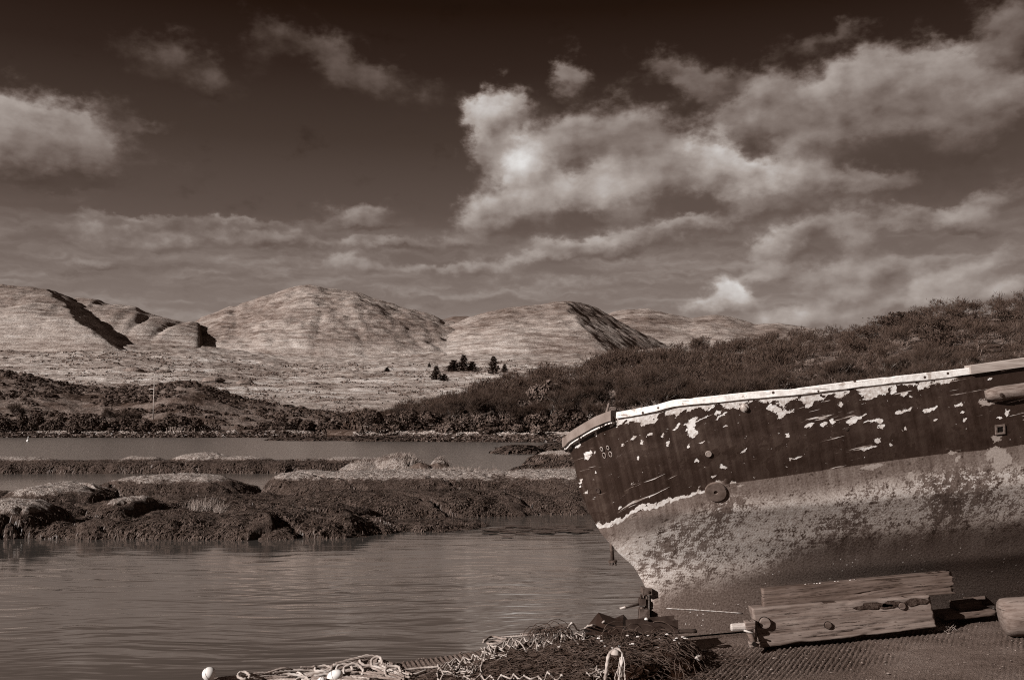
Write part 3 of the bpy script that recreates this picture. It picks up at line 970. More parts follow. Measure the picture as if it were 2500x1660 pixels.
# scrub on the left hill: one countless cover
n = 6000
bx = RNG.uniform(-420, 960, n); bd = RNG.uniform(296, 437, n)
keep = fbm(bx / 60, bd / 16, 3, 77) + .35 * np.clip((bd - 370) / 50, -1, 1) + RNG.normal(0, .15, n) > 0.10
bx, bd = bx[keep], bd[keep]
SV, k0 = [], 0
for x, dd in zip(bx, bd):
    m = 18
    v = RNG.normal(0, 1, (m, 3)); v[:, 2] = np.abs(v[:, 2]); v /= np.linalg.norm(v, axis=1, keepdims=True)
    s = RNG.uniform(.4, 1.7)
    p = v * s * np.array([1.2, 1.2, .75]) + np.array([(x - 1250) / F * dd, dd, float(TA.z(x, dd)) - .1])
    u = np.cross(v, RNG.normal(0, 1, (m, 3))); u /= np.linalg.norm(u, axis=1, keepdims=True); w = np.cross(v, u)
    q = .33 * s
    SV.append(np.stack([p + u * q, p + w * q, p - u * q, p - w * q], 1).reshape(-1, 3))
SV = np.concatenate(SV)
tag(obj("scrub", mesh("scrub", SV, np.arange(len(SV)).reshape(-1, 4), False), M_bush), "low dark scrub scattered over the left shore hill", "scrub", kind="stuff")
# tussocks and heather on the moor, giving it its grain
n = 9000
bx = RNG.uniform(-100, 1400, n); bd = np.exp(RNG.uniform(math.log(470), math.log(1500), n))
keep = fbm(bx / 45, bd / 40, 3, 79) > 0.0
bx, bd = bx[keep], bd[keep]; n = len(bx)
base = np.stack([(bx - 1250) / F * bd, bd, TM.z(bx, bd)], -1)
SV = []
for k in range(5):
    v = RNG.normal(0, 1, (n, 3)); v[:, 2] = np.abs(v[:, 2]); v /= np.linalg.norm(v, axis=1, keepdims=True)
    s = RNG.uniform(.5, 1.5, n)[:, None] * (bd / 800)[:, None]
    p = base + v * s * np.array([1.6, 1, .7])
    u = np.cross(v, RNG.normal(0, 1, (n, 3))); u /= np.linalg.norm(u, axis=1, keepdims=True); w = np.cross(v, u)
    SV.append(np.stack([p + u * s * .6, p + w * s * .6, p - u * s * .6, p - w * s * .6], 1).reshape(-1, 3))
SV = np.concatenate(SV)
M_heath = simple("heather", 0.06, 0.16, 0.2, 1.0, 0.0)
tag(obj("heather", mesh("heather", SV, np.arange(len(SV)).reshape(-1, 4), False), M_heath), "dark heather clumps dotted over the pale moor", "heather", kind="stuff")

# conifers: whorls of drooping boughs
def conifer(seed, tiers=13, wide=.30, ragged=.25):
    R = np.random.default_rng(seed)
    t = MB(); t.add(*tube([(0, 0, 0), (0, 0, .5), (0, 0, 1)], [.03, .018, .004], 6))
    V = []
    for k in range(tiers):
        z = .08 + .88 * (k / tiers) ** .9
        r = wide * (1 - z) ** .75 * R.uniform(1 - ragged, 1.1)
        for j in range(9):
            a = 6.28 * (j / 9) + R.uniform(-.3, .3)
            L = r * R.uniform(.7, 1.15) + .02
            dv = np.array([math.cos(a), math.sin(a), 0])
            sv = np.array([-math.sin(a), math.cos(a), 0])
            p0 = np.array([0, 0, z]); p1 = p0 + dv * L * .55 + np.array([0, 0, -.02]); p2 = p0 + dv * L + np.array([0, 0, -.05 * R.uniform(-.5, 1)])
            for q0, q1, hz in ((p0, p1, .045), (p1, p2, .035)):
                zz_ = np.array([0, 0, hz])
                V.append([q0 + zz_ * .5, q0 - zz_, q1 - zz_ * 1.1, q1 + zz_ * .35])
            for q0, q1, w in ((p0, p1, .03), (p1, p2, .028)):
                V.append([q0 - sv * w * .6, q0 + sv * w * .6, q1 + sv * w + [0, 0, -.02], q1 - sv * w + [0, 0, -.02]])
            for s in range(5):
                q = p0 + (p2 - p0) * R.uniform(.3, 1)
                e = q + sv * R.choice([-1, 1]) * R.uniform(.03, .07) + dv * .03 + [0, 0, R.uniform(-.02, .03)]
                V.append([q, q + dv * .02, e, e - dv * .015])
    V = np.array(V).reshape(-1, 3)
    return t.mesh("trunk"), mesh("crown", V, np.arange(len(V)).reshape(-1, 4), False)
con = [conifer(400 + k, wide=w, ragged=.35) for k, w in enumerate((.26, .38, .30))]
for (x, yb, yt, d, wk, k, lab) in [(1205, 912, 866, 430, 1.0, 2, 'pointed conifer standing alone just above the edge of the wood'), (1132, 905, 863, 480, 1.15, 0, 'tallest spire of the conifer clump on the moor'),
        (1108, 905, 876, 480, 1.9, 1, 'broad left side tree of the conifer clump on the moor'), (1153, 905, 880, 480, 1.7, 1, 'small right side tree of the conifer clump on the moor'), (1065, 926, 890, 440, 1.2, 2, 'thin conifer on the moor below the clump'),
        (1085, 928, 910, 440, 1.8, 1, 'stunted low conifer beside the thin one on the moor'), (1048, 895, 884, 520, 1.4, 0, 'tiny conifer on the moor left of the clump'), (1232, 908, 886, 430, 1.3, 0, 'small conifer right of the lone pointed one'), (945, 906, 895, 560, 2.0, 1, 'small squat conifer far out on the moor')]:
    H_ = (yb - yt) * d / F
    p = P(x, yb, d)
    r = place_tree(con[k][0], con[k][1], M_bark, M_conifer, tuple(p - [0, 0, .3]), H_ * 1.05, H_ * wk * 1.45, RNG.uniform(0, 6), "conifer", lab, "conifer", "conifers on the moor")

# scots pines: spreading limbs with flat needle pads
def pine(seed):
    R = np.random.default_rng(seed)
    t = MB()
    t.add(*tube([(0, 0, 0), (.02, 0, .3), (-.02, .02, .6), (.0, 0, .85)], [.035, .028, .02, .008], 6))
    V = []
    for k in range(15):
        z = R.uniform(.3, .92); a = R.uniform(0, 6.28); L = R.uniform(.25, .62) * (1.15 - .5 * z)
        e = np.array([math.cos(a) * L, math.sin(a) * L, z + R.uniform(.0, .14)])
        t.add(*tube([(0, 0, z - .12), tuple(e * [.5, .5, 1] - [0, 0, .02]), tuple(e)], [.014, .009, .004], 4))
        for j in range(90):
            q = e + R.normal(0, 1, 3) * [.15, .15, .035] - np.array([e[0], e[1], 0]) * R.uniform(0, .4)
            u = R.normal(0, 1, 3); u /= np.linalg.norm(u); w = np.cross(u, R.normal(0, 1, 3)); w /= np.linalg.norm(w)
            V.append([q + u * .04, q + w * .02, q - u * .04, q - w * .02])
    V = np.array(V).reshape(-1, 3)
    return t.mesh("trunk"), mesh("crown", V, np.arange(len(V)).reshape(-1, 4), False)
pn = [pine(500 + k) for k in range(3)]
for (x, t_, H_, w, k, lab) in [(2185, .70, 9, 12, 0, 'wide dark pine high on the wooded hill with spreading limbs'), (2120, .66, 7, 10, 1, 'lower dark pine left of the wide pine on the hill'), (2235, .68, 8, 9, 2, 'dark pine right of the wide pine high on the hill'), (2300, .36, 10, 11, 1, 'dark pine with pale branched trunk low above the gunwale'),
        (2360, .62, 8, 11, 0, 'dark pine on the hill near the right edge above the boat'), (2470, .58, 8, 10, 2, 'dark pine at the right edge of the wood'), (2180, .98, 5, 8, 1, 'low wind-clipped pine on the skyline of the hill'), (2270, .28, 6, 10, 2, 'low dark pine just over the white rail')]:
    ds, dc = float(shore_d(x)), float(crest_d(x))
    off_ = 26 + t_ * (dc - ds - 26); d_ = ds + off_
    place_tree(pn[k][0], pn[k][1], M_bark, M_pine, ((x - 1250) / F * d_, d_, float(zB(x, off_ / (dc - ds)))), H_, w, RNG.uniform(0, 6), "pine_tree", lab, "pine tree", "pines on the wooded hill")
# bare trees on the left shore
for (x, dd, H_, k, lab) in [(45, 292, 9.5, 0, 'wide leafless tree rising above the bushes at the far left shore'), (268, 290, 8, 5, 'leafless tree with pale stems above the left shore bushes'), (305, 289, 7, 3, 'slender leafless tree in the left shore bushes'), (330, 290, 7, 1, 'leafless tree right of the slender one on the left shore'), (420, 291, 6, 5, 'small leafless tree near the old stakes')]:
    place_tree(bare[k][0], bare[k][1], M_bark, M_twig, ((x - 1250) / F * dd, dd, float(TA.z(x, dd)) - .2), H_, H_ * .95, k, "bare_tree", lab, "tree", "bare trees on the left shore")

# utility pole
p = P(375, 993, 325)
zt = float(TA.z(375, 325))
ut = Thing("utility_pole", "slim pale utility pole standing on the left shore hill", "pole", (p[0], p[1], zt))
top = float(hgt(915, 325, 375))
ut.part("pole", MB().add(*tube([(p[0], p[1], zt - .3), (p[0], p[1], top)], [.19, .15], 8)).mesh("pole"), simple("pole_wood", .3, .42, 2))
ut.part("crossarm", MB().add(*box8((p[0] - 1.7, p[1] - .12, top - 4.75), (p[0] - .1, p[1] + .05, top - 4.5))).mesh("crossarm", False), simple("crossarm_wood", .3, .45, 2))
# old stakes on the left shore
M_stake = simple("weathered_stake", .08, .18, 3)
SL = ['leftmost leaning stake of the old stake row', 'tall stake left of the tight stake pair', 'left one of the tight stake pair', 'right one of the tight stake pair', 'short stake after the tight stake pair', 'stake leaning right in the middle of the row', 'first of the wide spaced stakes', 'second of the wide spaced stakes', 'third of the wide spaced stakes', 'short stake near the right end of the row', 'last stake at the right end of the row']
for k, x in enumerate([413, 420, 425, 429, 434, 440, 446, 453, 463, 472, 478]):
    dd = 281
    z0 = float(TA.z(x, dd)) - .2
    X0 = (x - 1250) / F * dd
    lean = [-.35, .05, 0, .04, .2, .3, -.05, .1, 0, .15, 0][k]
    Hs = [1.9, 2.3, 2.2, 2.2, 1.4, 2.0, 1.6, 1.7, 1.6, 1.2, 1.8][k]
    o = obj("wooden_stake", MB().add(*tube([(0, 0, 0), (lean * .5, 0, Hs * .5), (lean, 0, Hs)], [.14, .13, .1], 6)).mesh("wooden_stake"), M_stake, loc=(X0, dd, z0))
    tag(o, SL[k], "stake", "old stakes on the left shore")
# white marker buoy on the far water
bp = P(68, 1078, 190)
bt_ = Thing("marker_buoy", "small white marker buoy floating on the far water at left", "buoy", (bp[0], bp[1], 0))
bt_.part("float", MB().add(*lathe([(0.0, -.12), (.22, -.05), (.28, .1), (.2, .28), (.08, .36)], (bp[0], bp[1], 0), (0, 0, 1), 14)).mesh("float"), simple("buoy_white", .7, .8, 2, .5))
bt_.part("spar", MB().add(*tube([(bp[0], bp[1], .3), (bp[0] + .05, bp[1], .95)], .07, 8)).mesh("spar"), simple("buoy_spar", .6, .8, 2, .5))

# ------------------------------------------------------------------ water
def water_bld(g, b):
    w = g.noise(g.pos, 0.25, 3, .5, color=True)
    p = g.v('ADD', g.pos, g.v('SCALE', w, scale=1.5))
    n1 = g.noise(g.v('MULTIPLY', p, (0.42, 1.5, 1.0)), 0.9, 3, 0.55)
    n2 = g.noise(g.v('MULTIPLY', g.v('ADD', p, g.v('SCALE', g.comb(0.0, g.xyz(p)[0], 0.0), scale=-.06)), (0.26, 1.0, 1.0)), 3.4, 2, 0.5)
    patch = g.ss(g.noise(g.v('MULTIPLY', g.pos, (.35, .8, 1)), 0.14, 3, 0.55), 0.38, 0.66)
    h = g.m('ADD', g.m('MULTIPLY', n1, 0.5), g.m('MULTIPLY', n2, g.lin(patch, 0, 1, .05, .75)))
    b.inputs['Base Color'].default_value = (0.39, 0.345, 0.312, 1.0)
    b.inputs['Metallic'].default_value = 0.86
    b.inputs['IOR'].default_value = 1.33
    b.inputs['Specular IOR Level'].default_value = 0.9
    y = g.xyz(g.pos)[1]
    nd = g.node('ShaderNodeBump')
    nd.inputs['Distance'].default_value = 0.05
    g.l.new(h, nd.inputs['Height'])
    g.l.new(g.lin(y, 8.0, 60.0, 0.72, 0.42), nd.inputs['Strength'])
    g.l.new(nd.outputs[0], b.inputs['Normal'])
    g.l.new(g.lin(y, 14.0, 60.0, 0.05, 0.22), b.inputs['Roughness'])
M_water = mat("water", water_bld, 0.06, 0.6)
xs = np.concatenate([np.linspace(-420, -30, 14), np.linspace(-28, 28, 30), np.linspace(32, 420, 14)])
ys = np.concatenate([np.linspace(-25, 40, 30), np.geomspace(42, 420, 20)])
Yg, Xg = np.meshgrid(ys, xs, indexing='ij')
tag(obj("water", mesh("water", np.stack([Xg, Yg, 0 * Xg], -1), gridfaces(len(ys), len(xs))), M_water), kind="structure")
# the sea bed and the land go on under everything
gx = np.array([-14000, -6000, 0, 6000, 14000.]); gy = np.array([-6000, -200, 300, 6000, 14000.])
Yg, Xg = np.meshgrid(gy, gx, indexing='ij')
tag(obj("ground", mesh("ground", np.stack([Xg, Yg, 0 * Xg - 2.5], -1), gridfaces(5, 5)), M_shore), kind="structure")
# ------------------------------------------------------------------ tidal rock islets
def tide_bld(g, b):
    n1 = g.noise(g.pos, 1.3, 4, 0.6)
    n2 = g.noise(g.pos, 9.0, 4, 0.7)
    n3 = g.noise(g.pos, 26.0, 3, 0.7)
    z = g.xyz(g.pos)[2]
    lv = g.m('ADD', z, g.m('ADD', g.m('MULTIPLY', g.m('SUBTRACT', n1, 0.5), 0.42), g.m('MULTIPLY', g.m('SUBTRACT', n2, .5), 0.16)))
    lich = g.ss(lv, attr(g, "tide"), g.m('ADD', attr(g, "tide"), 0.12))
    pale = g.lin(g.m('ADD', g.m('MULTIPLY', n2, .5), g.m('MULTIPLY', n3, .5)), 0.40, 0.60, 0.04, 0.46)
    dark = g.lin(g.m('ADD', g.m('MULTIPLY', n2, .5), g.m('MULTIPLY', n3, .5)), 0.38, 0.62, 0.012, 0.095)
    grassy = g.ss(g.m('ADD', lv, g.m('MULTIPLY', g.m('SUBTRACT', n1, .5), 0.3)), 1.28, 1.36)
    L = g.mixf(lich, dark, pale)
    L = g.mixf(grassy, L, g.lin(n3, .35, .65, 0.05, 0.15))
    g.l.new(g.sepia(L), b.inputs['Base Color'])
    g.l.new(g.bump(g.m('ADD', n2, g.m('MULTIPLY', n3, .8)), 1.0, 0.08), b.inputs['Normal'])
M_tide = mat("tidal_rock", tide_bld, 0.9, 0.15)
def weed_bld(g, b):
    n = g.noise(g.pos, 2.0, 3, 0.6)
    n2 = g.noise(g.pos, 14.0, 2, 0.6)
    L = g.lin(g.m('ADD', g.m('MULTIPLY', n, .5), g.m('MULTIPLY', n2, .5)), 0.36, 0.64, 0.014, 0.115)
    g.l.new(g.sepia(L), b.inputs['Base Color'])
M_weed = mat("bladder_wrack", weed_bld, 0.5, 0.3)

def field(x, y, bumps, seed, wig):
    xx = x + wig * fbm(x / 1.7, y / 1.7, 4, seed)
    yy = y + wig * fbm(x / 1.7 + 31, y / 1.7, 4, seed + 1)
    H = np.full(x.shape, -0.6)
    for (px, d, rpx, ry, h, p) in bumps:
        cx = (px - 1250) / F * d; rx = rpx * d / F
        r = (np.abs((xx - cx) / rx) ** 2.2 + np.abs((yy - d) / ry) ** 2.2) ** (1 / 2.2)
        b = -0.6 + (h + 0.6) * np.clip(1 - r ** p, 0, 1) ** 0.85
        k = 0.07
        m = np.clip(0.5 + 0.5 * (b - H) / k, 0, 1)
        H = H * (1 - m) + b * m + k * m * (1 - m)
    return H

def islet(x0, x1, y0, y1, step, bumps, seed, label, tide, nweed, wsize, wig=0.35, crack=0.25, ystep=None, weed_label=None):
    xs = np.arange(x0, x1, step); ys = np.arange(y0, y1, ystep or step)
    Yg, Xg = np.meshgrid(ys, xs, indexing='ij')
    H = field(Xg, Yg, bumps, seed, wig)
    sc = max(1.0, step / 0.05)
    H = H + 0.10 * fbm(Xg / 1.1, Yg / 1.1, 5, seed + 5, .55) + 0.05 * fbm(Xg / (.18 * sc), Yg / (.18 * sc), 3, seed + 7, .6) * (H > -.2)
    # fissures: narrow clefts along the zero lines of a slow noise
    c = np.abs(fbm(Xg / 3.2 + 0.25 * Yg, Yg / 5.0, 3, seed + 11))
    H = H - crack * np.clip(1 - c / 0.022, 0, 1) * (H > -.3)
    c = np.abs(fbm(Xg / 1.2 - 0.4 * Yg, Yg / 2.2, 3, seed + 13))
    H = H - crack * .35 * np.clip(1 - c / 0.03, 0, 1) * (H > -.3)
    # weed pillows below the tide line
    TD0 = (tide(Xg, Yg) if callable(tide) else tide)
    low = np.clip((TD0 - H) / .3, 0, 1) * (H > -.1)
    H = H + low * 0.15 * np.abs(fbm(Xg / .8, Yg / .7, 3, seed + 21))
    V = np.stack([Xg, Yg, H], -1)
    TD = (tide(Xg, Yg) if callable(tide) else np.full(H.shape, tide))
    base = (float(xs.mean()), float(ys.mean()), 0.0)
    th = Thing("rock_islet", label, "rock", base, "tidal rocks in the inlet")
    keep = H > -0.45
    f = gridfaces(*H.shape)
    kf = keep.ravel()[f].any(1)
    f = f[kf]
    used = np.unique(f)
    remap = np.zeros(H.size, np.int64); remap[used] = np.arange(len(used))
    th.part("rock", mesh("rock", V.reshape(-1, 3)[used], remap[f], True, attrs={"tide": TD.reshape(-1)[used]}), M_tide)
    # hanging fronds
    gy, gx = np.gradient(H, ystep or step, step)
    R = np.random.default_rng(seed + 99)
    ii = R.integers(1, H.shape[0] - 1, nweed * 6); jj = R.integers(1, H.shape[1] - 1, nweed * 6)
    h = H[ii, jj]
    tl = TD[ii, jj] - 0.06 + 0.12 * R.normal(0, 1, len(h)) * .6
    ok = (h > -0.02) & (h < tl) & (gy[ii, jj] > -0.6)
    # thin out in patches so bare dark rock shows
    dens = fbm(xs[jj] / .8, ys[ii] / .8, 3, seed + 31)
    ok &= R.random(len(h)) < np.clip(0.60 + 1.7 * dens, 0.03, 1)
    ii, jj = ii[ok][:nweed], jj[ok][:nweed]
    n = len(ii)
    p = np.stack([xs[jj] + R.uniform(-step, step, n), ys[ii] + R.uniform(-step, step, n), H[ii, jj] + .01], -1)
    down = np.stack([-gx[ii, jj], -gy[ii, jj], 0 * gx[ii, jj]], -1)
    down = down / (np.linalg.norm(down, axis=1, keepdims=True) + .25) + R.normal(0, .75, (n, 3)) * [1, 1, 0] + np.array([0, -.15, 0])
    down /= np.linalg.norm(down, axis=1, keepdims=True) + 1e-6
    sl = np.sum(down[:, :2] * np.stack([gx[ii, jj], gy[ii, jj]], -1), 1)
    L = wsize * R.uniform(.5, 1.3, n)
    bulge = R.uniform(.05, .5, n) * wsize * .22
    side = np.cross(down, [0, 0, 1.0]); side += R.normal(0, .2, (n, 3)); side /= np.linalg.norm(side, axis=1, keepdims=True)
    w = (wsize * .15 * R.uniform(.5, 1.5, n))[:, None]
    m = p + down * (L * .5)[:, None]; m[:, 2] += np.minimum(sl * L * .5, 0.03) + bulge
    e = p + down * L[:, None]; e[:, 2] += np.minimum(sl * L, .02) + bulge * .35
    e[:, 2] = np.maximum(e[:, 2], -.02)
    W = np.stack([p - side * w * .6, p + side * w * .6, m + side * w, m - side * w, e + side * w * .5, e - side * w * .5], 1).reshape(-1, 3)
    b = 6 * np.arange(n)[:, None]
    f = np.concatenate([b + [0, 1, 2, 3], b + [3, 2, 4, 5]])
    if n:
        th.part("seaweed", mesh("seaweed", W, f, True), M_weed, weed_label or "dark bladder wrack hanging over the lower rock", kind="stuff")
    return xs, ys, H, th

FRONT = [(430, 23.7, 560, 1.25, .24, 4), (30, 24.4, 185, 2.1, .80, 3), (-170, 25, 230, 3.0, .62, 3), (280, 23.8, 130, 1.6, .42, 2.4), (470, 24.2, 150, 1.8, .44, 3), (640, 24.2, 170, 1.9, .48, 3), (830, 24.2, 150, 1.7, .36, 3),
         (930, 24.6, 90, 1.3, .2, 2.5), (1060, 26.0, 190, 2.2, .10, 3), (170, 31.5, 150, 2.8, .74, 3.5), (325, 27.0, 92, 1.5, .70, 3), (435, 37.4, 240, 2.4, .76, 4), (120, 28, 260, 3.2, .34, 3), (-60, 32, 260, 3.4, .42, 3),
         (480, 30, 420, 5.5, .36, 4), (1040, 34.5, 420, 3.6, 1.02, 5), (760, 35, 125, 3.0, 1.0, 4), (1000, 30.8, 420, 3.2, .52, 4), (968, 38.0, 105, 1.8, 1.50, 2.6), (880, 38, 90, 1.6, 1.22, 3), (1075, 37.5, 60, .9, 1.40, 2.5), (1400, 34.2, 260, 4.0, 1.06, 5),
         (740, 27, 270, 2.6, .44, 3), (1230, 31.3, 260, 2.6, .5, 4), (1430, 31.5, 160, 2.6, .5, 4), (1590, 33.5, 200, 4, .9, 4)]
ixs, iys, iH, ith = islet(-18.6, 4.4, 21.2, 41.5, 0.06, FRONT, 5, "broad weed-covered rock islet with pale lichen tops in front of the far channel", lambda x, y: np.interp(1250 + F * x / y, [150, 600, 700, 1400], [.50, .56, .80, .84]), 100000, 0.080, crack=.40)
R2 = [(40, 57, 190, 2.4, .92, 3), (-160, 57, 190, 2.4, .9, 3), (400, 57.3, 620, 2.3, .66, 5), (360, 58, 90, 1.8, .88, 3), (500, 58, 120, 2.0, 1.05, 3), (610, 58, 110, 1.8, .9, 3), (740, 58, 160, 2, .72, 3), (880, 58.5, 210, 2, .80, 4), (-350, 58, 200, 2.5, .8, 4)]
islet(-40, -4, 53, 62.5, 0.10, R2, 15, "long low rock ridge between the two channels with rounded pale humps", 0.66, 42000, 0.13, wig=.5, crack=.35)
R3 = [(1450, 61.5, 190, 2.2, 1.22, 4), (1470, 59, 230, 2.4, .55, 4), (1640, 61, 220, 3, 1.1, 4), (1330, 58.2, 110, 1.4, .3, 3)]
islet(-1, 14, 55.5, 65, 0.09, R3, 25, "flat pale-topped rock islet just left of the boat stern", 0.86, 16000, 0.26, wig=.5)
R4 = [(1270, 100, 75, 4, .72, 2.5), (1350, 104, 70, 4, .8, 3), (1450, 106, 130, 6, .8, 3)]
islet(-4, 14, 92, 114, 0.16, R4, 35, "dark weedy rock hump in the far channel beside the wood's reflection", 1.6, 7000, 0.7, wig=.8)
R5 = [(760, 200, 70, 5, .55, 2.5), (700, 204, 60, 4, .4, 2.5), (850, 206, 90, 6, .7, 3), (960, 196, 120, 8, .8, 3)]
islet(-50, -12, 188, 216, 0.3, R5, 45, "dark weed-covered spit jutting from the far shore", 1.6, 7000, 1.0, wig=1.5)

# far shore seaweed aprons
def apron(px0, px1, shore, zfun, n, size, label):
    R = np.random.default_rng(abs(int(px0)) + 5)
    px = R.uniform(px0, px1, n); off_ = R.uniform(-1, 18, n)
    d = shore(px) + off_
    z = zfun(px, d, off_)
    ok = z > -.05
    px, d, z = px[ok], d[ok], z[ok]; n = len(px)
    c = np.stack([(px - 1250) / F * d, d, z + .05], -1)
    v = R.normal(0, 1, (n, 3)); v[:, 2] = np.abs(v[:, 2]) + .6; v /= np.linalg.norm(v, axis=1, keepdims=True)
    u = np.cross(v, R.normal(0, 1, (n, 3))); u /= np.linalg.norm(u, axis=1, keepdims=True); w = np.cross(v, u)
    s = size * R.uniform(.4, 1.3, n)[:, None]
    V = np.stack([c + u * s, c + w * s * .6, c - u * s, c - w * s * .6], 1).reshape(-1, 3)
    tag(obj("seaweed", mesh("seaweed", V, np.arange(len(V)).reshape(-1, 4), False), M_weed), label, "seaweed", kind="stuff")
apron(860, 1700, shore_d, lambda px, d, o: zB(px, o / (crest_d(px) - shore_d(px))), 9000, .5, "dark seaweed covering the far shore below the wood")
apron(-100, 860, lambda px: 266 + 0 * px, lambda px, d, o: TA.z(px, d), 9000, .6, "dark seaweed covering the far shore at left")

# grass and sprigs on the front islet
def iz(x, y):
    return iH[np.clip(((y - iys[0]) / .06).astype(int), 0, len(iys) - 1), np.clip(((x - ixs[0]) / .06).astype(int), 0, len(ixs) - 1)]
def blades(name, x, y, z, L, w, lean, m, seed):
    R = np.random.default_rng(seed); n = len(x)
    p = np.stack([x, y, z], -1)
    d = np.stack([R.normal(lean, .35, n), R.normal(-.1, .35, n), np.ones(n)], -1); d /= np.linalg.norm(d, axis=1, keepdims=True)
    s = np.stack([np.cos(R.uniform(-.8, .8, n)), R.normal(0, .3, n), 0 * x], -1)
    LL = (L * R.uniform(.5, 1.25, n))[:, None]
    mid = p + d * LL * .6; e = mid + (d + np.stack([R.normal(lean, .5, n), R.normal(0, .4, n), -.3 * np.ones(n)], -1)) * LL * .4
    V = np.stack([p - s * w, p + s * w, mid + s * w * .7, mid - s * w * .7, e], 1).reshape(-1, 3)
    b = 5 * np.arange(n)
    fs = np.stack([b, b + 1, b + 2, b + 3], -1).tolist() + np.stack([b + 3, b + 2, b + 4], -1).tolist()
    return mesh(name, V, fs, False)
M_dry = simple("dry_grass", 0.10, 0.30, 6, 1.0, 0.0)
R = np.random.default_rng(77)
n = 9000
gx = (R.uniform(850, 1180, n) - 1250) / F * 37.5; gyy = R.uniform(34.5, 39.5, n)
gz = iz(gx, gyy); ok = gz > 1.16 + .1 * R.normal(0, 1, n)
ith.part("grass", blades("grass", gx[ok], gyy[ok], gz[ok] - .01, .17, .008, .25, M_dry, 3), M_dry, "dry grass growing on the highest hump", kind="stuff")
n = 2600
gx = (R.uniform(1090, 1500, n) - 1250) / F * 36; gyy = R.uniform(35.5, 38, n)
gz = iz(gx, gyy)
ith.part("grass", blades("grass", gx, gyy, gz - .01, .12, .007, .1, M_dry, 4), M_dry, "thin dry grass along the flat top", kind="stuff")
for (px_, d_, n_, wpx, L_, lab) in [(505, 27.2, 420, 30, .36, 'tall pale grass tuft growing among the dark weed'), (545, 27.0, 150, 14, .26, 'smaller thin grass tuft just right of the tall pale tuft')]:
    x = (px_ - 1250 + R.normal(0, wpx * .5, n_)) / F * d_; y = d_ + R.normal(0, .15, n_)
    z = iz(x, y)
    o = obj("grass_tuft", blades("grass_tuft", x, y, z - .01, L_, .007, .05, M_dry, 9), M_dry)
    tag(o, lab, "grass", "grass tufts on the near islet")
for (px_, d_, H_, sd, lab) in [(1203, 36.5, .55, 1, 'small bare sprig of twigs standing on the flat rock top'), (1290, 36.8, .62, 3, 'leaning bare sprig nearer the boat stern on the flat rock top'), (1165, 36.6, .3, 5, 'tiny bare sprig left of the two taller ones on the rock')]:
    x = (px_ - 1250) / F * d_
    wd, tw = bare_tree(700 + sd, lean=.5, spread=.8, levels=2, wood_lv=1, nk=(5, 3, 3, 3), twig=3)
    o = obj("dry_sprig", MB().add(wd[0] * [1, 1, 1], wd[1]).add(tw[0], tw[1]).mesh("dry_sprig", False), M_dry, loc=(x, d_, float(iz(np.array([x]), np.array([d_]))[0]) - .02))
    o.scale = (H_ * .9, H_ * .6, H_)
    tag(o, lab, "plant", "dry sprigs on the near islet")
for (px_, d_, r_, lab) in [(1030, 36.6, .36, 'smooth dark boulder on the grassy hump, left of two'), (1072, 36.9, .46, 'smooth dark boulder on the grassy hump, right of two')]:
    x = (px_ - 1250) / F * d_
    o = obj("boulder", mesh("boulder", *lump(60 + px_ % 7, 22, 12, .12)), simple("boulder_grey", .045, .09, 6, .9, .1, bump=.4, bdist=.05), loc=(x, d_, float(iz(np.array([x]), np.array([d_]))[0]) - .05))
    o.scale = (r_ * 1.25, r_, r_ * .85)
    tag(o, lab, "boulder", "boulders on the near islet")
# weed floating at the surface off the islet point
R = np.random.default_rng(5)
V, Fc = [], []
k0 = 0
for k in range(90):
    px_ = R.uniform(1190, 1440); py_ = R.normal(1291, 5) - (px_ - 1190) * .012
    d_ = (EYE - .01) * F / (py_ - HOR)
    c = np.array([(px_ - 1250) / F * d_, d_])
    rx, ry = R.uniform(.08, .32), R.uniform(.06, .2)
    an = np.arange(12) / 12 * 6.28
    rr = R.uniform(.6, 1.2, 12)
    for a_, r_ in zip(an, rr):
        V.append((c[0] + rx * r_ * math.cos(a_), c[1] + ry * r_ * math.sin(a_), .006 + .0007 * k / 3))
    Fc.append(list(range(k0, k0 + 12))); k0 += 12
tag(obj("floating_seaweed", mesh("floating_seaweed", np.array(V), Fc, False), M_weed), "thin dark weed floating on the water off the islet point", "seaweed", kind="stuff")
# ------------------------------------------------------------------ slipway
def slip_z(x):
    return 0.83 + 0.088 * np.asarray(x, float)
def edge_y(x):
    return 7.95 + 0.293 * np.asarray(x, float)
def G(px, py, up=0.0):
    """slipway point seen at a photo pixel"""
    a = P(px, py, 1.0) - np.array([0, 0, EYE]); 
    Y = (0.83 + up - EYE) / (a[..., 2] - 0.088 * a[..., 0])
    return P(px, py, Y)

def conc_bld(g, b):
    n1 = g.noise(g.pos, 2.2, 4, 0.6)
    n2 = g.noise(g.pos, 45.0, 4, 0.7)
    n3 = g.voronoi(g.pos, 120.0)
    spk = g.ss(g.noise(g.pos, 95.0, 2, 0.6), 0.66, 0.76)
    L = g.lin(g.m('ADD', g.m('MULTIPLY', n1, .5), g.m('MULTIPLY', n2, .5)), 0.36, 0.64, 0.040, 0.135)
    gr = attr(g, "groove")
    L = g.m('MULTIPLY', L, g.mixf(gr, 1.0, 0.30))  # groove colour darkened as painted shade, so the ribs stand out
    L = g.mixf(g.m('MULTIPLY', spk, 0.55), L, 0.30)
    g.l.new(g.sepia(L), b.inputs['Base Color'])
    g.l.new(g.bump(g.m('ADD', n2, g.m('MULTIPLY', n3, .8)), 0.8, 0.008), b.inputs['Normal'])
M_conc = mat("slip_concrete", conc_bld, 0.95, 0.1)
xs = np.concatenate([np.linspace(-14, -2.45, 24), np.arange(-2.4, 3.9, 0.0092), np.linspace(3.95, 16, 24)])
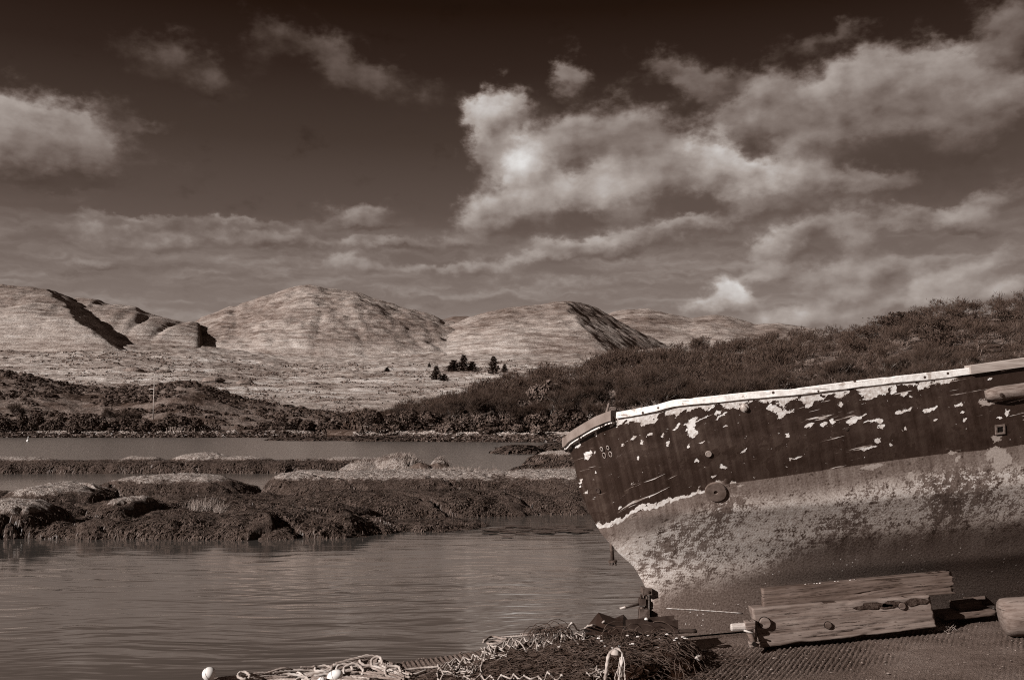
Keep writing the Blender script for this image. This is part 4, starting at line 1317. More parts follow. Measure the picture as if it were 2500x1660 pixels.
v = np.concatenate([np.linspace(-6, 5.1, 10), np.linspace(5.2, 1, 0)])
rows = np.concatenate([np.linspace(-5, 5.2, 8), np.linspace(5.25, 9.4, 210)])
Yf, Xf = np.meshgrid(rows, xs, indexing='ij')
sc_ = edge_y(Xf)
Yf = np.where(rows[:, None] > 5.2, 5.2 + (rows[:, None] - 5.2) / (9.4 - 5.2) * (sc_ - 5.2), Yf)
Yf = np.where((sc_ < 5.6) & (rows[:, None] > 5.2), 5.2 + (rows[:, None] - 5.2) * .05, Yf)
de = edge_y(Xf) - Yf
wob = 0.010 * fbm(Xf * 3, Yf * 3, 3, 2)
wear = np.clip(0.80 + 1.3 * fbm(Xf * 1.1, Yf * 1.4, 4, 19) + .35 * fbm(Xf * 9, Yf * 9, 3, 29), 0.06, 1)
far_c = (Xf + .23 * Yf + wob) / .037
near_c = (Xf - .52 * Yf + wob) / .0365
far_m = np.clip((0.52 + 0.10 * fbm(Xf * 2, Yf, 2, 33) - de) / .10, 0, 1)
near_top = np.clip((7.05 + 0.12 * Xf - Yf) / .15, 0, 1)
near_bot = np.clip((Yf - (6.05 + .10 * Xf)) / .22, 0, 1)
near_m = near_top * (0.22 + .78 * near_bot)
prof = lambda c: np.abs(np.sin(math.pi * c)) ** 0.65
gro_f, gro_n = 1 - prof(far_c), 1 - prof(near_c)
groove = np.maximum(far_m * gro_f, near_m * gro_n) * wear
Zf = slip_z(Xf) - 0.034 * groove + 0.010 * fbm(Xf * 1.3, Yf * 1.3, 4, 6) + 0.0028 * fbm(Xf * 30, Yf * 30, 3, 7)
Zf = Zf - 0.02 * np.clip(1 - de / .05, 0, 1) ** 2 * (1 + fbm(Xf * 9, Yf, 3, 4))
V = np.stack([Xf, Yf, Zf], -1)
skirt = V[-1].copy(); skirt[:, 2] = -1.5; skirt[:, 1] += .05
skm = V[-1].copy(); skm[:, 2] -= .04; skm[:, 1] += .015
V = np.concatenate([V, skm[None], skirt[None]], 0)
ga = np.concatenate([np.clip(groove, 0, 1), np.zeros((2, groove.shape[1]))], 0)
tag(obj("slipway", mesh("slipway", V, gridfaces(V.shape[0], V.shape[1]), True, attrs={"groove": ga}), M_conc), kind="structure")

# ------------------------------------------------------------------ the boat
YK = 7.6
PROF = [(1383, 1090), (1394, 1106), (1403, 1132), (1414, 1192), (1434, 1240), (1440, 1254), (1464, 1297), (1488, 1326), (1514, 1353), (1549, 1385), (1564, 1411), (1576, 1435), (1585, 1444), (1586, 1600)]
pr = np.array([P(a, b, YK) for a, b in PROF])
def x_stern(z):
    return np.interp(-z, -pr[:, 2], pr[:, 0])
X_TIP = float(pr[0, 0])
RAILTOP = [(1381, 1086), (1385, 1072), (1395, 1060), (1411, 1049), (1457, 1021), (1494, 1006.5), (1505, 1006), (1602, 988), (1643, 976), (1733, 967), (1835, 956), (1949, 947), (2002, 940), (2155, 921), (2234, 913), (2364, 898), (2500, 879), (3000, 815)]
PAINT = [(1300, 1292), (1470, 1288), (1485, 1284), (1541, 1253), (1599, 1238), (1673, 1210), (1725, 1199), (1773, 1182), (1949, 1157), (2104, 1134), (2283, 1110), (2436, 1095), (2500, 1085), (3000, 1010)]
def lam(t): return np.interp(t, [0, .25, .55, .8, 1], [3.2, 2.1, 1.0, .62, .45])
def ee(t): return np.interp(t, [0, .25, .55, 1], [1.4, 1.15, .88, .75])
def VV(t): return np.interp(t, [0, .08, .25, .4, .55, .8, 1], [.03, .22, .58, .80, .93, 1.0, 1.02])
def half(q, t, x):
    q = np.maximum(q, 0)
    v = VV(t) * (1 - np.exp(-(q / lam(t)) ** ee(t))) + 0.045 * (1 - np.exp(-q / .04))
    bow = np.clip((x - 4.6) / 3.6, 0, 1)
    return v * np.sqrt(np.maximum(1 - bow ** 2.2, 0)) + .002
HEEL = 0.20
def z_rail(x):
    """height of the gunwale at station x, read from the photo's rail line at the near side's own distance"""
    q = np.maximum(x - X_TIP, 0)
    Y = YK - half(q, np.ones_like(q), x)
    px = 1250 + F * x / Y
    for _ in range(3):
        py = np.interp(px, [a for a, b in RAILTOP], [b for a, b in RAILTOP])
        z = P(px, py, Y)[..., 2]
    return z
def z_keel(x): return slip_z(x) + .02 + 0.35 * np.clip((x - 6) / 2.2, 0, 1) ** 2
ns, ntau = 150, 64
s = np.linspace(0, 1, ns) ** 1.9
tau = np.linspace(0, 1, ntau)
XE = 8.2
HX = np.zeros((ntau, ns)); HZ = HX.copy()
for i, t in enumerate(tau):
    x0 = .9
    for _ in range(40):
        zz = z_keel(np.array([x0]))[0] + t * (z_rail(np.array([x0]))[0] - 0.03 - z_keel(np.array([x0]))[0])
        x0 = .5 * x0 + .5 * float(x_stern(zz))
    xx = x0 + (XE - x0) * s
    HX[i] = xx
    HZ[i] = z_keel(xx) + t * (z_rail(xx) - 0.03 - z_keel(xx))
TT = np.repeat(tau[:, None], ns, 1)
HV = half(HX - HX[:, :1], TT, HX)
HV[:, 0] = 0.0
near = np.stack([HX, YK - HV, HZ], -1)
far = np.stack([HX, YK + HV, HZ - 2 * HEEL * HV * TT ** .7], -1)
pj = PROJ(near)
dpaint = (np.interp(pj[..., 0], [a for a, b in PAINT], [b for a, b in PAINT]) - pj[..., 1]) * near[..., 1] / F
drail = (pj[..., 1] - np.interp(pj[..., 0], [a for a, b in RAILTOP], [b for a, b in RAILTOP])) * near[..., 1] / F
gu, gv = np.gradient(near, axis=1), np.gradient(near, axis=0)
nrm = np.cross(gu, gv); nrm /= np.linalg.norm(nrm, axis=-1, keepdims=True) + 1e-9
nrm = np.where((nrm[..., 1] > 0)[..., None], -nrm, nrm)
def hull_at(px, py):
    k = np.argmin((pj[..., 0] - px) ** 2 + (pj[..., 1] - py) ** 2)
    i, j = np.unravel_index(k, pj.shape[:2])
    Y = near[i, j, 1]
    # refine the depth between neighbouring grid points along the pixel ray
    return P(px, py, Y), nrm[i, j], (near[i, j, 0] + (px - pj[i, j, 0]) * Y / F, dpaint[i, j] - (py - pj[i, j, 1]) * Y / F)

def hull_uv(px, py, rx=0, ry=0):
    p, n, (u, d) = hull_at(px, py)
    return u, d, rx * p[1] / F, ry * p[1] / F

FLAKES = [(1690, 1045, 11, 16, 0), (1686, 1030, 17, 6, 20), (1692, 1060, 12, 8, 0), (1895, 1000, 18, 10, -20), (1908, 1014, 9, 16, -25), (1880, 994, 10, 6, 0), (1930, 1004, 12, 5, 25), (1752, 1010, 10, 6, 15), (1735, 1000, 14, 3, 18), (1715, 1022, 18, 2.5, 18), (1760, 1015, 18, 2.5, 18), (1650, 1043, 14, 3, 15),
          (1978, 980, 14, 7, 10), (1975, 988, 9, 7, 0), (2002, 974, 12, 8, 0), (2052, 985, 8, 6, 0), (2135, 955, 18, 14, 0), (2158, 950, 12, 14, 10), (2120, 974, 22, 5, 10), (2183, 950, 10, 14, 0), (2250, 942, 12, 12, 0), (2228, 936, 10, 6, 0), (2206, 963, 12, 6, 10), (2222, 970, 6, 4, 0), (2084, 1025, 20, 8, 10), (2110, 1014, 10, 3, 25), (2145, 1028, 10, 5, 0), (2149, 1042, 8, 10, 0), (1975, 1040, 16, 4, 12), (2008, 1035, 8, 6, 0), (2032, 1032, 10, 6, 0), (2125, 1028, 24, 3, 8), (2195, 1005, 14, 6, 10), (2215, 998, 12, 3, 18), (2268, 1000, 22, 6, 10), (2340, 988, 14, 5, 8), (2352, 1004, 6, 4, 0), (2355, 1024, 6, 4, 0), (2283, 1024, 4, 5, 0), (2212, 1042, 4, 5, 0), (2140, 1074, 12, 8, 0), (2176, 1084, 4, 5, 0), (2125, 1092, 16, 4, 10), (2105, 1096, 8, 4, 0), (1945, 1118, 14, 4, 5), (1929, 1122, 4, 7, 0), (1923, 1062, 5, 8, 0), (2458, 1007, 8, 7, 0), (2440, 1020, 5, 5, 0), (2415, 925, 6, 5, 0),
          (1704, 1122, 6, 7, 0), (1740, 1160, 8, 5, 0), (1682, 1090, 5, 5, 0), (1712, 1080, 6, 3, 0), (1786, 1182, 12, 9, 0), (1432, 1112, 6, 13, 10), (1442, 1104, 4, 6, 0), (1452, 1104, 3, 8, 0), (1424, 1064, 8, 5, 45), (1407, 1088, 3.5, 7, 0), (1413, 1082, 3, 7, 0), (1440, 1057, 8, 3, 0), (1455, 1060, 3, 5, 0), (1455, 1154, 3, 6, 20), (1431, 1202, 5, 6, 0), (1420, 1184, 3, 5, 0), (1416, 1174, 3, 5, 0), (1587, 1063, 9, 5, 20), (1617, 1064, 5, 5, 0), (1546, 1068, 7, 3, 20), (1568, 1076, 4, 10, 10), (1555, 1120, 4, 5, 0), (1520, 1085, 4, 5, 0), (1508, 1028, 3, 14, 0), (1631, 1081, 4, 5, 0), (1495, 1035, 8, 3, 0), (1514, 1240, 4, 6, 0), (1588, 1210, 3, 3, 0), (1770, 1040, 8, 3, 10), (1815, 1100, 12, 3, 20), (1765, 1140, 14, 2.5, -40)]
PALE = [(2440, 1125, 18, 30, 0), (2432, 1098, 16, 10, 0), (2460, 1120, 12, 14, 0), (2415, 1110, 10, 14, 0), (2432, 1070, 16, 8, 0), (2400, 978, 14, 7, 0), (2440, 980, 50, 4, 8), (2125, 1140, 12, 10, 20), (2145, 1136, 16, 8, 0), (2110, 1138, 10, 5, 0), (2225, 1160, 8, 14, 0), (2325, 1104, 14, 4, 0), (2340, 1118, 6, 7, 0), (1810, 1184, 6, 4, 0)]
def hull_bld(g, b):
    uv = g.v('MULTIPLY', g.uv, (1, 1, 0))
    u, d, _ = g.xyz(uv)
    rail = attr(g, "rail")
    nA = g.noise(uv, 7.0, 5, 0.65)
    nB = g.noise(uv, 42.0, 5, 0.7)
    nC = g.noise(uv, 1.6, 4, 0.6)
    vst = g.noise(g.v('MULTIPLY', g.v('ADD', uv, g.v('SCALE', g.comb(d, 0.0, 0.0), scale=.25)), (26, 1.1, 1)), 1.0, 4, 0.6)     # streaks running down
    hst = g.noise(g.v('MULTIPLY', g.v('ADD', uv, g.v('SCALE', g.comb(0.0, u, 0.0), scale=-.10)), (1.6, 30, 1)), 1.0, 4, 0.65)      # scrapes along the planks
    # dark topsides
    top = g.lin(g.m('ADD', g.m('MULTIPLY', nA, .6), g.m('MULTIPLY', vst, .4)), 0.38, 0.60, 0.010, 0.034)
    stern = g.ss(u, 1.9, .9)
    peel = g.ss(g.m('ADD', g.m('ADD', nC, g.m('MULTIPLY', stern, .06)), g.m('MULTIPLY', g.m('SUBTRACT', nA, .5), .9)), 0.55, 0.57)
    top = g.mixf(g.m('MULTIPLY', peel, .75), top, 0.013)
    top = g.mixf(g.m('MULTIPLY', g.ss(nB, 0.62, 0.66), .8), top, 0.006)
    top = g.m('MULTIPLY', top, g.mixf(stern, 1.0, g.lin(vst, .35, .65, .80, 1.45)))
    # white undercoat showing where paint has come off
    wn_ = g.v('SUBTRACT', g.noise(uv, 14.0, 4, 0.7, color=True), (.5, .5, .5))
    uw = g.v('ADD', uv, g.v('SCALE', g.v('MULTIPLY', wn_, (1, 1, 0)), scale=.085))
    def conv(L, w=1.0):
        out = []
        for px, py, rx, ry, an in L:
            a, e, r1, r2 = hull_uv(px, py, rx, ry)
            out.append((a, e, max(r1 * .86, .004), max(r2 * .86, .004), math.radians(an), w, 0.0))
        return out
    fl = g.xyz(g.blobs(uw, conv(FLAKES)))[0]
    fl = g.ss(g.m('ADD', fl, g.m('MULTIPLY', g.m('SUBTRACT', nB, .5), 1.1)), 0.40, 0.50)
    scr = g.m('MULTIPLY', g.ss(hst, 0.62, 0.64), g.ss(nC, 0.50, 0.58))
    chips = g.ss(g.noise(g.v('MULTIPLY', uv, (.8, 1.2, 1)), 24.0, 4, 0.75), 0.675, 0.69)
    railw = g.m('SUBTRACT', 0.100, g.m('MULTIPLY', g.m('SUBTRACT', g.m('ADD', g.m('MULTIPLY', nA, .6), g.m('MULTIPLY', nC, .4)), 0.48), 0.55))
    rag = g.m('MULTIPLY', g.m('MULTIPLY', g.ss(g.m('SUBTRACT', rail, railw), 0.004, -0.004), g.ss(u, .735, .745)), g.ss(u, 2.95, 2.90))
    white = g.m('MAXIMUM', g.m('MAXIMUM', fl, g.m('MULTIPLY', g.m('MAXIMUM', scr, chips), .8)), rag)
    wcol = g.lin(g.m('ADD', g.m('MULTIPLY', nB, .6), g.m('MULTIPLY', nA, .4)), .38, .56, 0.26, 0.68)
    top = g.mixf(white, top, wcol)
    # worn antifouling below, with shade painted in towards the keel
    base = g.lin(g.m('ADD', g.m('MULTIPLY', nA, .5), g.m('MULTIPLY', nC, .5)), 0.38, 0.62, 0.085, 0.165)
    base = g.m('MULTIPLY', base, g.m('MULTIPLY', g.lin(vst, .3, .7, .62, 1.3), g.lin(g.noise(uv, 75.0, 4, 0.75), .3, .7, .55, 1.45)))
    dl = g.m('ADD', d, g.m('MULTIPLY', g.m('SUBTRACT', nC, .5), .25))
    band = g.m('MULTIPLY', g.ss(dl, -.06, -.20), g.ss(dl, g.mixf(g.ss(u, .9, 2.3), -1.35, -.66), g.mixf(g.ss(u, .9, 2.3), -1.0, -.38)))
    grit = g.noise(uv, 75.0, 4, 0.75)
    nM = g.noise(uv, 19.0, 6, .72)
    pt = g.m('ADD', g.m('ADD', g.m('MULTIPLY', nC, .55), g.m('MULTIPLY', nM, .85)), g.m('MULTIPLY', grit, .55))
    pale = g.m('MULTIPLY', g.ss(pt, 0.945, 0.985), band)
    low = g.mixf(g.m('MULTIPLY', pale, .9), base, g.lin(g.m('ADD', g.m('MULTIPLY', grit, .6), g.m('MULTIPLY', nM, .4)), .36, .64, 0.13, 0.66))
    pits = g.ss(g.m('ADD', g.m('MULTIPLY', nM, .8), g.m('ADD', g.m('MULTIPLY', grit, .35), g.m('MULTIPLY', nA, .3))), 0.645, 0.615)
    low = g.mixf(g.m('MULTIPLY', pits, .75), low, 0.022)
    low = g.mixf(g.ss(g.m('ADD', d, g.m('MULTIPLY', g.m('SUBTRACT', nC, .5), .3)), -.50, -.80), low, g.m('MULTIPLY', g.lin(grit, .3, .7, .02, .15), 1.0))  # hull bottom darkened in colour, standing in for shade under the turn
    barn = g.m('MULTIPLY', g.ss(g.voronoi(uv, 30.0), 0.16, 0.10), g.ss(g.noise(uv, 4.0, 2, .5), 0.53, 0.60))
    low = g.mixf(g.m('MULTIPLY', barn, g.ss(d, -.35, -.5)), low, 0.5)
    pl = g.xyz(g.blobs(uw, conv(PALE)))[0]
    pl = g.ss(g.m('ADD', pl, g.m('MULTIPLY', g.m('SUBTRACT', nB, .5), 1.3)), 0.30, 0.50)
    # waterline edge, white-chipped near the stern
    edge = g.m('ADD', d, g.m('MULTIPLY', g.m('SUBTRACT', nB, .5), g.mixf(g.ss(u, 1.5, 1.2), .008, .03)))
    seam = g.m('MULTIPLY', g.m('MULTIPLY', g.ss(g.m('ADD', edge, g.m('MULTIPLY', g.m('SUBTRACT', nA, .5), .24)), .026, .020), g.ss(g.m('ADD', edge, g.m('MULTIPLY', g.m('SUBTRACT', nA, .5), .16)), -.012, -.006)), g.ss(g.m('ADD', u, g.m('MULTIPLY', nC, .3)), 1.62, 1.5))
    L = g.mixf(g.ss(edge, -.002, .002), low, top)
    L = g.mixf(g.m('MULTIPLY', seam, .95), L, g.lin(nB, .3, .7, .35, .75))
    L = g.mixf(g.m('MULTIPLY', pl, .75), L, g.lin(grit, .3, .7, .26, .42))
    g.l.new(g.sepia(L), b.inputs['Base Color'])
    hgt_ = g.m('ADD', g.m('MULTIPLY', white, -.6), g.m('ADD', g.m('MULTIPLY', grit, .5), g.m('MULTIPLY', nB, .4)))
    g.l.new(g.bump(hgt_, 0.5, 0.006), b.inputs['Normal'])
    g.l.new(g.mixf(g.ss(edge, -.002, .002), 0.9, 0.55), b.inputs['Roughness'])
M_hull = mat("hull_paint", hull_bld, 0.7, 0.25)

boat = Thing("fishing_boat", "derelict wooden fishing boat with peeling dark topsides propped on the slipway", "boat", (X_TIP, YK, float(slip_z(X_TIP))))
ncol = np.concatenate([far[:, ::-1][:, :-1], near], 1)
att_r = np.concatenate([drail[:, ::-1][:, :-1], drail], 1)
uvx = np.concatenate([HX[:, ::-1][:, :-1] + 20, HX], 1); uvd = np.concatenate([dpaint[:, ::-1][:, :-1], dpaint], 1)
# square scupper: hull stays closed, a black plate gives the dark hole
scp, scn, (su, sd) = hull_at(2441, 1048)
fc = gridfaces(ncol.shape[0], ncol.shape[1])
hullV = ncol.copy()
# gentle planking unevenness
hn = np.concatenate([(nrm * [1, -1, 1])[:, ::-1][:, :-1], nrm], 1)
hullV = hullV + hn * (0.004 * fbm(uvx * 2.2, uvd * 3.0, 3, 8) - 0.0035 * (np.abs(((uvd * 5.2) % 1) - .5) > .47) * (uvd > .02))[..., None]
boat.part("hull", mesh("hull", hullV, fc, True, uv=np.stack([uvx, uvd], -1).reshape(-1, 2), attrs={"rail": att_r}), M_hull)

M_white = None
def white_bld(g, b):
    n = g.noise(g.pos, 30, 5, .7); n2 = g.noise(g.v('MULTIPLY', g.pos, (4, 4, 40)), 1.0, 4, .6)
    crk = g.ss(n2, .64, .67)
    dots = g.ss(g.voronoi(g.pos, 12.0), .13, .10)
    L = g.lin(n, .3, .6, .46, .70)
    L = g.mixf(g.m('MULTIPLY', crk, .75), L, .12)
    bare_ = g.ss(g.m('ADD', g.m('MULTIPLY', g.noise(g.pos, 7.0, 5, .7), .7), g.m('MULTIPLY', n, .3)), .56, .585)
    L = g.mixf(g.m('MULTIPLY', bare_, .7), L, .20)
    L = g.mixf(dots, L, .03)
    g.l.new(g.sepia(L), b.inputs['Base Color'])
    g.l.new(g.bump(g.m('ADD', n, crk), .5, .006), b.inputs['Normal'])
M_white = mat("flaking_white_paint", white_bld, .6, .25)
def mould_bld(g, b):
    n = g.noise(g.pos, 16.0, 5, .7); n2 = g.noise(g.pos, 60.0, 3, .6)
    L = g.mixf(g.ss(n, .47, .49), .018, g.lin(n2, .3, .7, .4, .7))
    g.l.new(g.sepia(L), b.inputs['Base Color'])
M_mould = mat('chipped_moulding', mould_bld, .7, .2)
M_newwood = simple("grey_plank", .20, .34, 1.0, .8, .15, stretch=(6, 30, 60), bump=.3, bdist=.003)
M_brown = simple("brown_rail_paint", .115, .19, 9, .7, .2, bump=.3, bdist=.004)
M_rust = simple("rusty_iron", .02, .09, 30, .8, .3, bump=.6, bdist=.003)
M_iron = simple("dark_iron", .012, .045, 25, .6, .4, bump=.4, bdist=.002)
M_deck = simple("deck_boards", .08, .18, 2, .9, .1, stretch=(1, 14, 1))

# gunwale pieces follow the hull's top edge
top_n = near[-1].copy(); top_n[:, 2] = z_rail(HX[-1])
top_f = far[-1].copy(); top_f[:, 2] = top_f[:, 2] + .03
def loft_rail(curve, out0, out1, dz0, dz1, jit=0, seed=0, chip=0):
    c = np.asarray(curve)
    T = np.gradient(c, axis=0); T[:, 2] = 0; T /= np.linalg.norm(T, axis=1, keepdims=True)
    O = np.stack([T[:, 1], -T[:, 0], 0 * T[:, 0]], -1)
    L = np.concatenate([[0], np.cumsum(np.linalg.norm(np.diff(c, axis=0), axis=1))])
    k = jit * fbm(L * 9, L * 0 + seed, 4, seed)
    ch = chip * np.clip(fbm(L * 4, L * 0 + 3, 3, seed + 4) - .25, 0, 1)
    rows = []
    for (o, z, m) in ((out1, dz0, 1), (out1, dz1 - .006, .6), (out1 - .006, dz1, .6), (out0, dz1, .6), (out0, dz0, 0)):
        q = c + O * (o + (k * m)[:, None] if False else (o + k * m)[:, None])
        q[:, 2] += z + (0.8 * k * (m == 1)) - ch * (z > (dz0 + dz1) / 2)
        rows.append(q)
    V = np.stack(rows, 1)
    n = len(c); fs = []
    for i in range(n - 1):
        for j in range(5):
            j2 = (j + 1) % 5
            fs.append([i * 5 + j, (i + 1) * 5 + j, (i + 1) * 5 + j2, i * 5 + j2])
    fs += [list(range(5)), [(n - 1) * 5 + j for j in range(5)][::-1]]
    return V.reshape(-1, 3), fs
def densify(c, n):
    L = np.concatenate([[0], np.cumsum(np.linalg.norm(np.diff(c, axis=0), axis=1))])
    q = np.linspace(0, L[-1], n)
    return np.stack([np.interp(q, L, c[:, k]) for k in range(3)], -1)
tpx = PROJ(top_n)[:, 0]
def rail_seg(p0, p1, n):
    full = densify(top_n, 3000); fx = PROJ(full)[:, 0]
    i0 = int(np.argmax(fx >= p0)); i1 = int(np.argmax(fx >= p1)) if p1 < fx.max() else len(fx) - 1
    return densify(full[i0:i1 + 1], n)
def mirror(c):
    q = c.copy(); v_ = YK - c[:, 1]; q[:, 1] = YK + v_; q[:, 2] -= 2 * HEEL * v_
    return q[::-1]
seg_w = rail_seg(1506, 2365, 260)
boat.part("gunwale", MB().add(*loft_rail(seg_w, -.07, .009, -.046, 0.0, .005, 5, .03)).mesh("gunwale", False), M_white, "gunwale in flaking white paint")
seg_g = rail_seg(2366, 3600, 60)
boat.part("gunwale", MB().add(*loft_rail(seg_g, -.075, .024, -.045, .016)).mesh("gunwale", False), M_newwood, "gunwale of unpainted grey plank")
boat.part("gunwale", MB().add(*loft_rail(mirror(rail_seg(1506, 3600, 90)), -.07, .018, -.058, 0.0)).mesh("gunwale", False), M_white)
cap_n = rail_seg(1386, 1497, 40)
cap = np.concatenate([mirror(cap_n), cap_n[:1] * [1, 0, 1] + [-.012, YK, 0], cap_n], 0)
cap = densify(cap, 70)
capo = boat.part("stern_rail", MB().add(*loft_rail(cap, -.10, .030, -.060, .012, .002, 9)).mesh("stern_rail", False), M_brown)
boat.part("stern_moulding", MB().add(*loft_rail(cap - [0, 0, .062], -.03, .016, -.016, -.002, .006, 12)).mesh("stern_moulding", False), M_mould, "chipped white moulding under the brown stern rail")
# deck and inner bulwark
dk_n = near[-1].copy(); dk_f = far[-1].copy()
ilow = int(.84 * ntau)
def inset(c, m):
    q = c.copy(); v_ = q[:, 1] - YK; q[:, 1] = YK + np.sign(v_) * np.maximum(np.abs(v_) - m, 0.0); q[:, 0] += m * 1.2
    return q
inn = np.stack([inset(near[-1], .03), inset(near[ilow], .06)], 0); ino = np.stack([inset(far[-1], .03), inset(far[ilow], .06)], 0)
boat.part("bulwark", MB().add(inn, gridfaces(2, ns)).add(ino, gridfaces(2, ns)).mesh("bulwark"), M_brown)
boat.part("deck", mesh("deck", np.stack([inset(near[ilow], .058) + [0, 0, .006], inset(far[ilow], .058) + [0, 0, .006]], 0), gridfaces(2, ns)), M_deck)

def disc(px, py, r_px, prof, m, name, k=28, label=None, tilt=None):
    p, n, _ = hull_at(px, py)
    r = r_px * p[1] / F
    return boat.part(name, MB().add(*lathe([(a * r, b * r) for a, b in prof], p, n, k)).mesh(name, False), m, label), p, n, r
# round wooden pad with a dark centre hole at the waterline
o_, p_, n_, r_ = disc(1748, 1200, 26, [(1.0, -.3), (1.02, .08), (.95, .16), (.20, .17), (.18, .0), (0.01, .0)], simple('pad_wood', .05, .11, 20, bump=.5, bdist=.003), "round_pad")
# bolt rings and fittings
disc(1730, 1108, 8, [(1, -.2), (1, .16), (.8, .26), (.62, .18), (.01, .18)], simple("pale_plug", .14, .26, 30), "plug_ring")
disc(1817, 995, 11, [(1, -.2), (.95, .2), (.6, .3), (.55, .7), (.2, .8), (.01, .8)], simple("painted_bolt", .15, .5, 40), "ring_bolt")
disc(1460, 1197, 7, [(1, -.2), (1, .15), (.7, .2), (.6, .05), (.01, .05)], M_iron, "bolt_head")
disc(1492, 1227, 5, [(1, -.3), (.9, .4), (.01, .6)], M_iron, "bolt_head")
disc(2067, 1047, 5, [(1, -.3), (.9, .3), (.01, .4)], M_iron, "bolt_head")
# the two figure-of-eight plates high on the stern
M_eight = simple("worn_pale_paint", .12, .42, 60)
for (cx, cy) in ((1474, 1104), (1489, 1101)):
    for (dx, dy, r0) in ((-4, -9, 5), (2.5, 7, 6.5)):
        p, n, _ = hull_at(cx + dx, cy + dy)
        r = r0 * p[1] / F
        a = np.array([math.cos(.35), 0, -math.sin(.35)])
        t1 = np.cross(n, [0, 0, 1.0]); t1 /= np.linalg.norm(t1); t2 = np.cross(n, t1)
        ring = [p + n * .006 + r * .72 * math.cos(q) * t1 + r * math.sin(q) * t2 for q in np.linspace(0, 6.283, 18)]
        boat.part("eyelet_ring", MB().add(*tube(ring, .0032, 5, False)).mesh("eyelet_ring"), M_eight)
# scupper frame, with a black plate standing in for its dark inside
p, n, _ = hull_at(2441, 1048)
h_ = 9.5 * p[1] / F
t1 = np.array([1, 0, .13]); t1 /= np.linalg.norm(t1); t1 -= n * (t1 @ n); t1 /= np.linalg.norm(t1); t2 = np.cross(t1, n); t2 = t2 if t2[2] > 0 else -t2
mb = MB()
def obox(c, a, b_, d_, ha, hb, hd):
    V = [c + a * i * ha + b_ * j * hb + d_ * k * hd for k in (-1, 1) for j in (-1, 1) for i in (-1, 1)]
    return V, [[0, 2, 3, 1], [4, 5, 7, 6], [0, 1, 5, 4], [1, 3, 7, 5], [3, 2, 6, 7], [2, 0, 4, 6]]
for sgn in (-1, 1):
    mb.add(*obox(p + t1 * sgn * h_, t1, t2, n, .006, h_ + .006, .008)); mb.add(*obox(p + t2 * sgn * h_, t1, t2, n, h_ - .006, .006, .008))
sc = boat.part("scupper", mb.mesh("scupper", False), simple("scupper_frame", .06, .16, 40))
boat.part("scupper_shade_plate", MB().add(*obox(p - n * .003, t1, t2, n, h_ - .006, h_ - .006, .005)).mesh("scupper_shade_plate", False), simple("scupper_shade_black", .002, .003, 3))
# half-round rubbing strake at the right
pts = [hull_at(a, b_)[0] + hull_at(a, b_)[1] * .012 for a, b_ in ((2404, 964), (2440, 960), (2480, 955), (2530, 948))]
dirv = (pts[-1] - pts[0]) / np.linalg.norm(pts[-1] - pts[0])
pts = densify(np.array(pts + [pts[-1] + dirv * .6]), 24)
rr = 0.049 * np.minimum(1, .35 + np.sqrt(np.linspace(0, 6, 24)))
M_strake = simple("bare_strake_wood", .07, .20, 1.0, .9, .1, stretch=(8, 60, 60), bump=.7, bdist=.006)
st = boat.part("rubbing_strake", MB().add(*tube(pts, np.clip(rr, .03, .05), 14)).mesh("rubbing_strake"), M_strake)
q, n, _ = hull_at(2434, 962)
boat.part("strake_bolt", MB().add(*lathe([(.012, 0), (.012, .012), (.004, .014)], q + n * .055, n, 12)).mesh("strake_bolt", False), M_iron)
# stanchion behind the stern rail
a = P(1479, 1016, 7.45); b_ = P(1487, 984, 7.45)
boat.part("stanchion", MB().add(*tube([a - (b_ - a) * .5, a, b_], [.010, .010, .009], 8)).mesh("stanchion"), M_brown)
# stern tube with its bolted flange
a = P(1491, 1310, YK); b_ = P(1496, 1370, YK)
ax = (b_ - a) / np.linalg.norm(b_ - a)
L_ = float(np.linalg.norm(b_ - a))
tb = MB().add(*tube([a, a + ax * L_ * .3, a + ax * L_ * .34, a + ax * L_ * .97], [.010, .011, .0145, .0145], 12)).mesh("stern_tube")
boat.part("stern_tube", tb, M_rust)
boat.part("flange", MB().add(*lathe([(.014, 0), (.034, .003), (.034, .016), (.01, .018)], b_ - ax * .01, ax, 20)).mesh("flange", False), M_rust)
for k in range(6):
    an = k * 1.047 + .2
    q = b_ + np.array([math.cos(an) * .026, math.sin(an) * .026, 0])
    boat.part("flange_bolt", MB().add(*tube([q + [0, 0, .012], q - [0, 0, .030]], .0042, 6)).mesh("flange_bolt", False), M_rust)
# gudgeons, clamp and rod at the sternpost
def pxbox(x0, y0, x1, y1, Y, dep, bev=0):
    a, b2, c, d2 = P(x0, y1, Y), P(x1, y1, Y), P(x1, y0, Y), P(x0, y0, Y)
    V = [a, b2, c, d2] + [q_ + np.array([0, dep, 0]) for q_ in (a, b2, c, d2)]
    return V, [[0, 1, 2, 3], [5, 4, 7, 6], [1, 5, 6, 2], [4, 0, 3, 7], [3, 2, 6, 7], [4, 5, 1, 0]]
boat.part("upper_gudgeon", MB().add(*pxbox(1570, 1437, 1592, 1452, YK - .075, .15)).add(*tube([P(1574, 1436, YK), P(1575, 1462, YK)], .016, 10)).mesh("upper_gudgeon", False), M_rust)
boat.part("gudgeon_bolt", MB().add(*lathe([(.011, 0), (.011, .010), (.002, .012)], P(1583, 1444, YK - .073), (0, -1, 0), 8)).mesh("gudgeon_bolt", False), M_iron)
boat.part("rod_clamp", MB().add(*pxbox(1562, 1462, 1577, 1478, YK - .06, .10)).add(*lathe([(.010, 0), (.010, .03), (.003, .032)], P(1565, 1460, YK - .03), (0, -.4, 1), 10)).mesh("rod_clamp", False), M_iron)
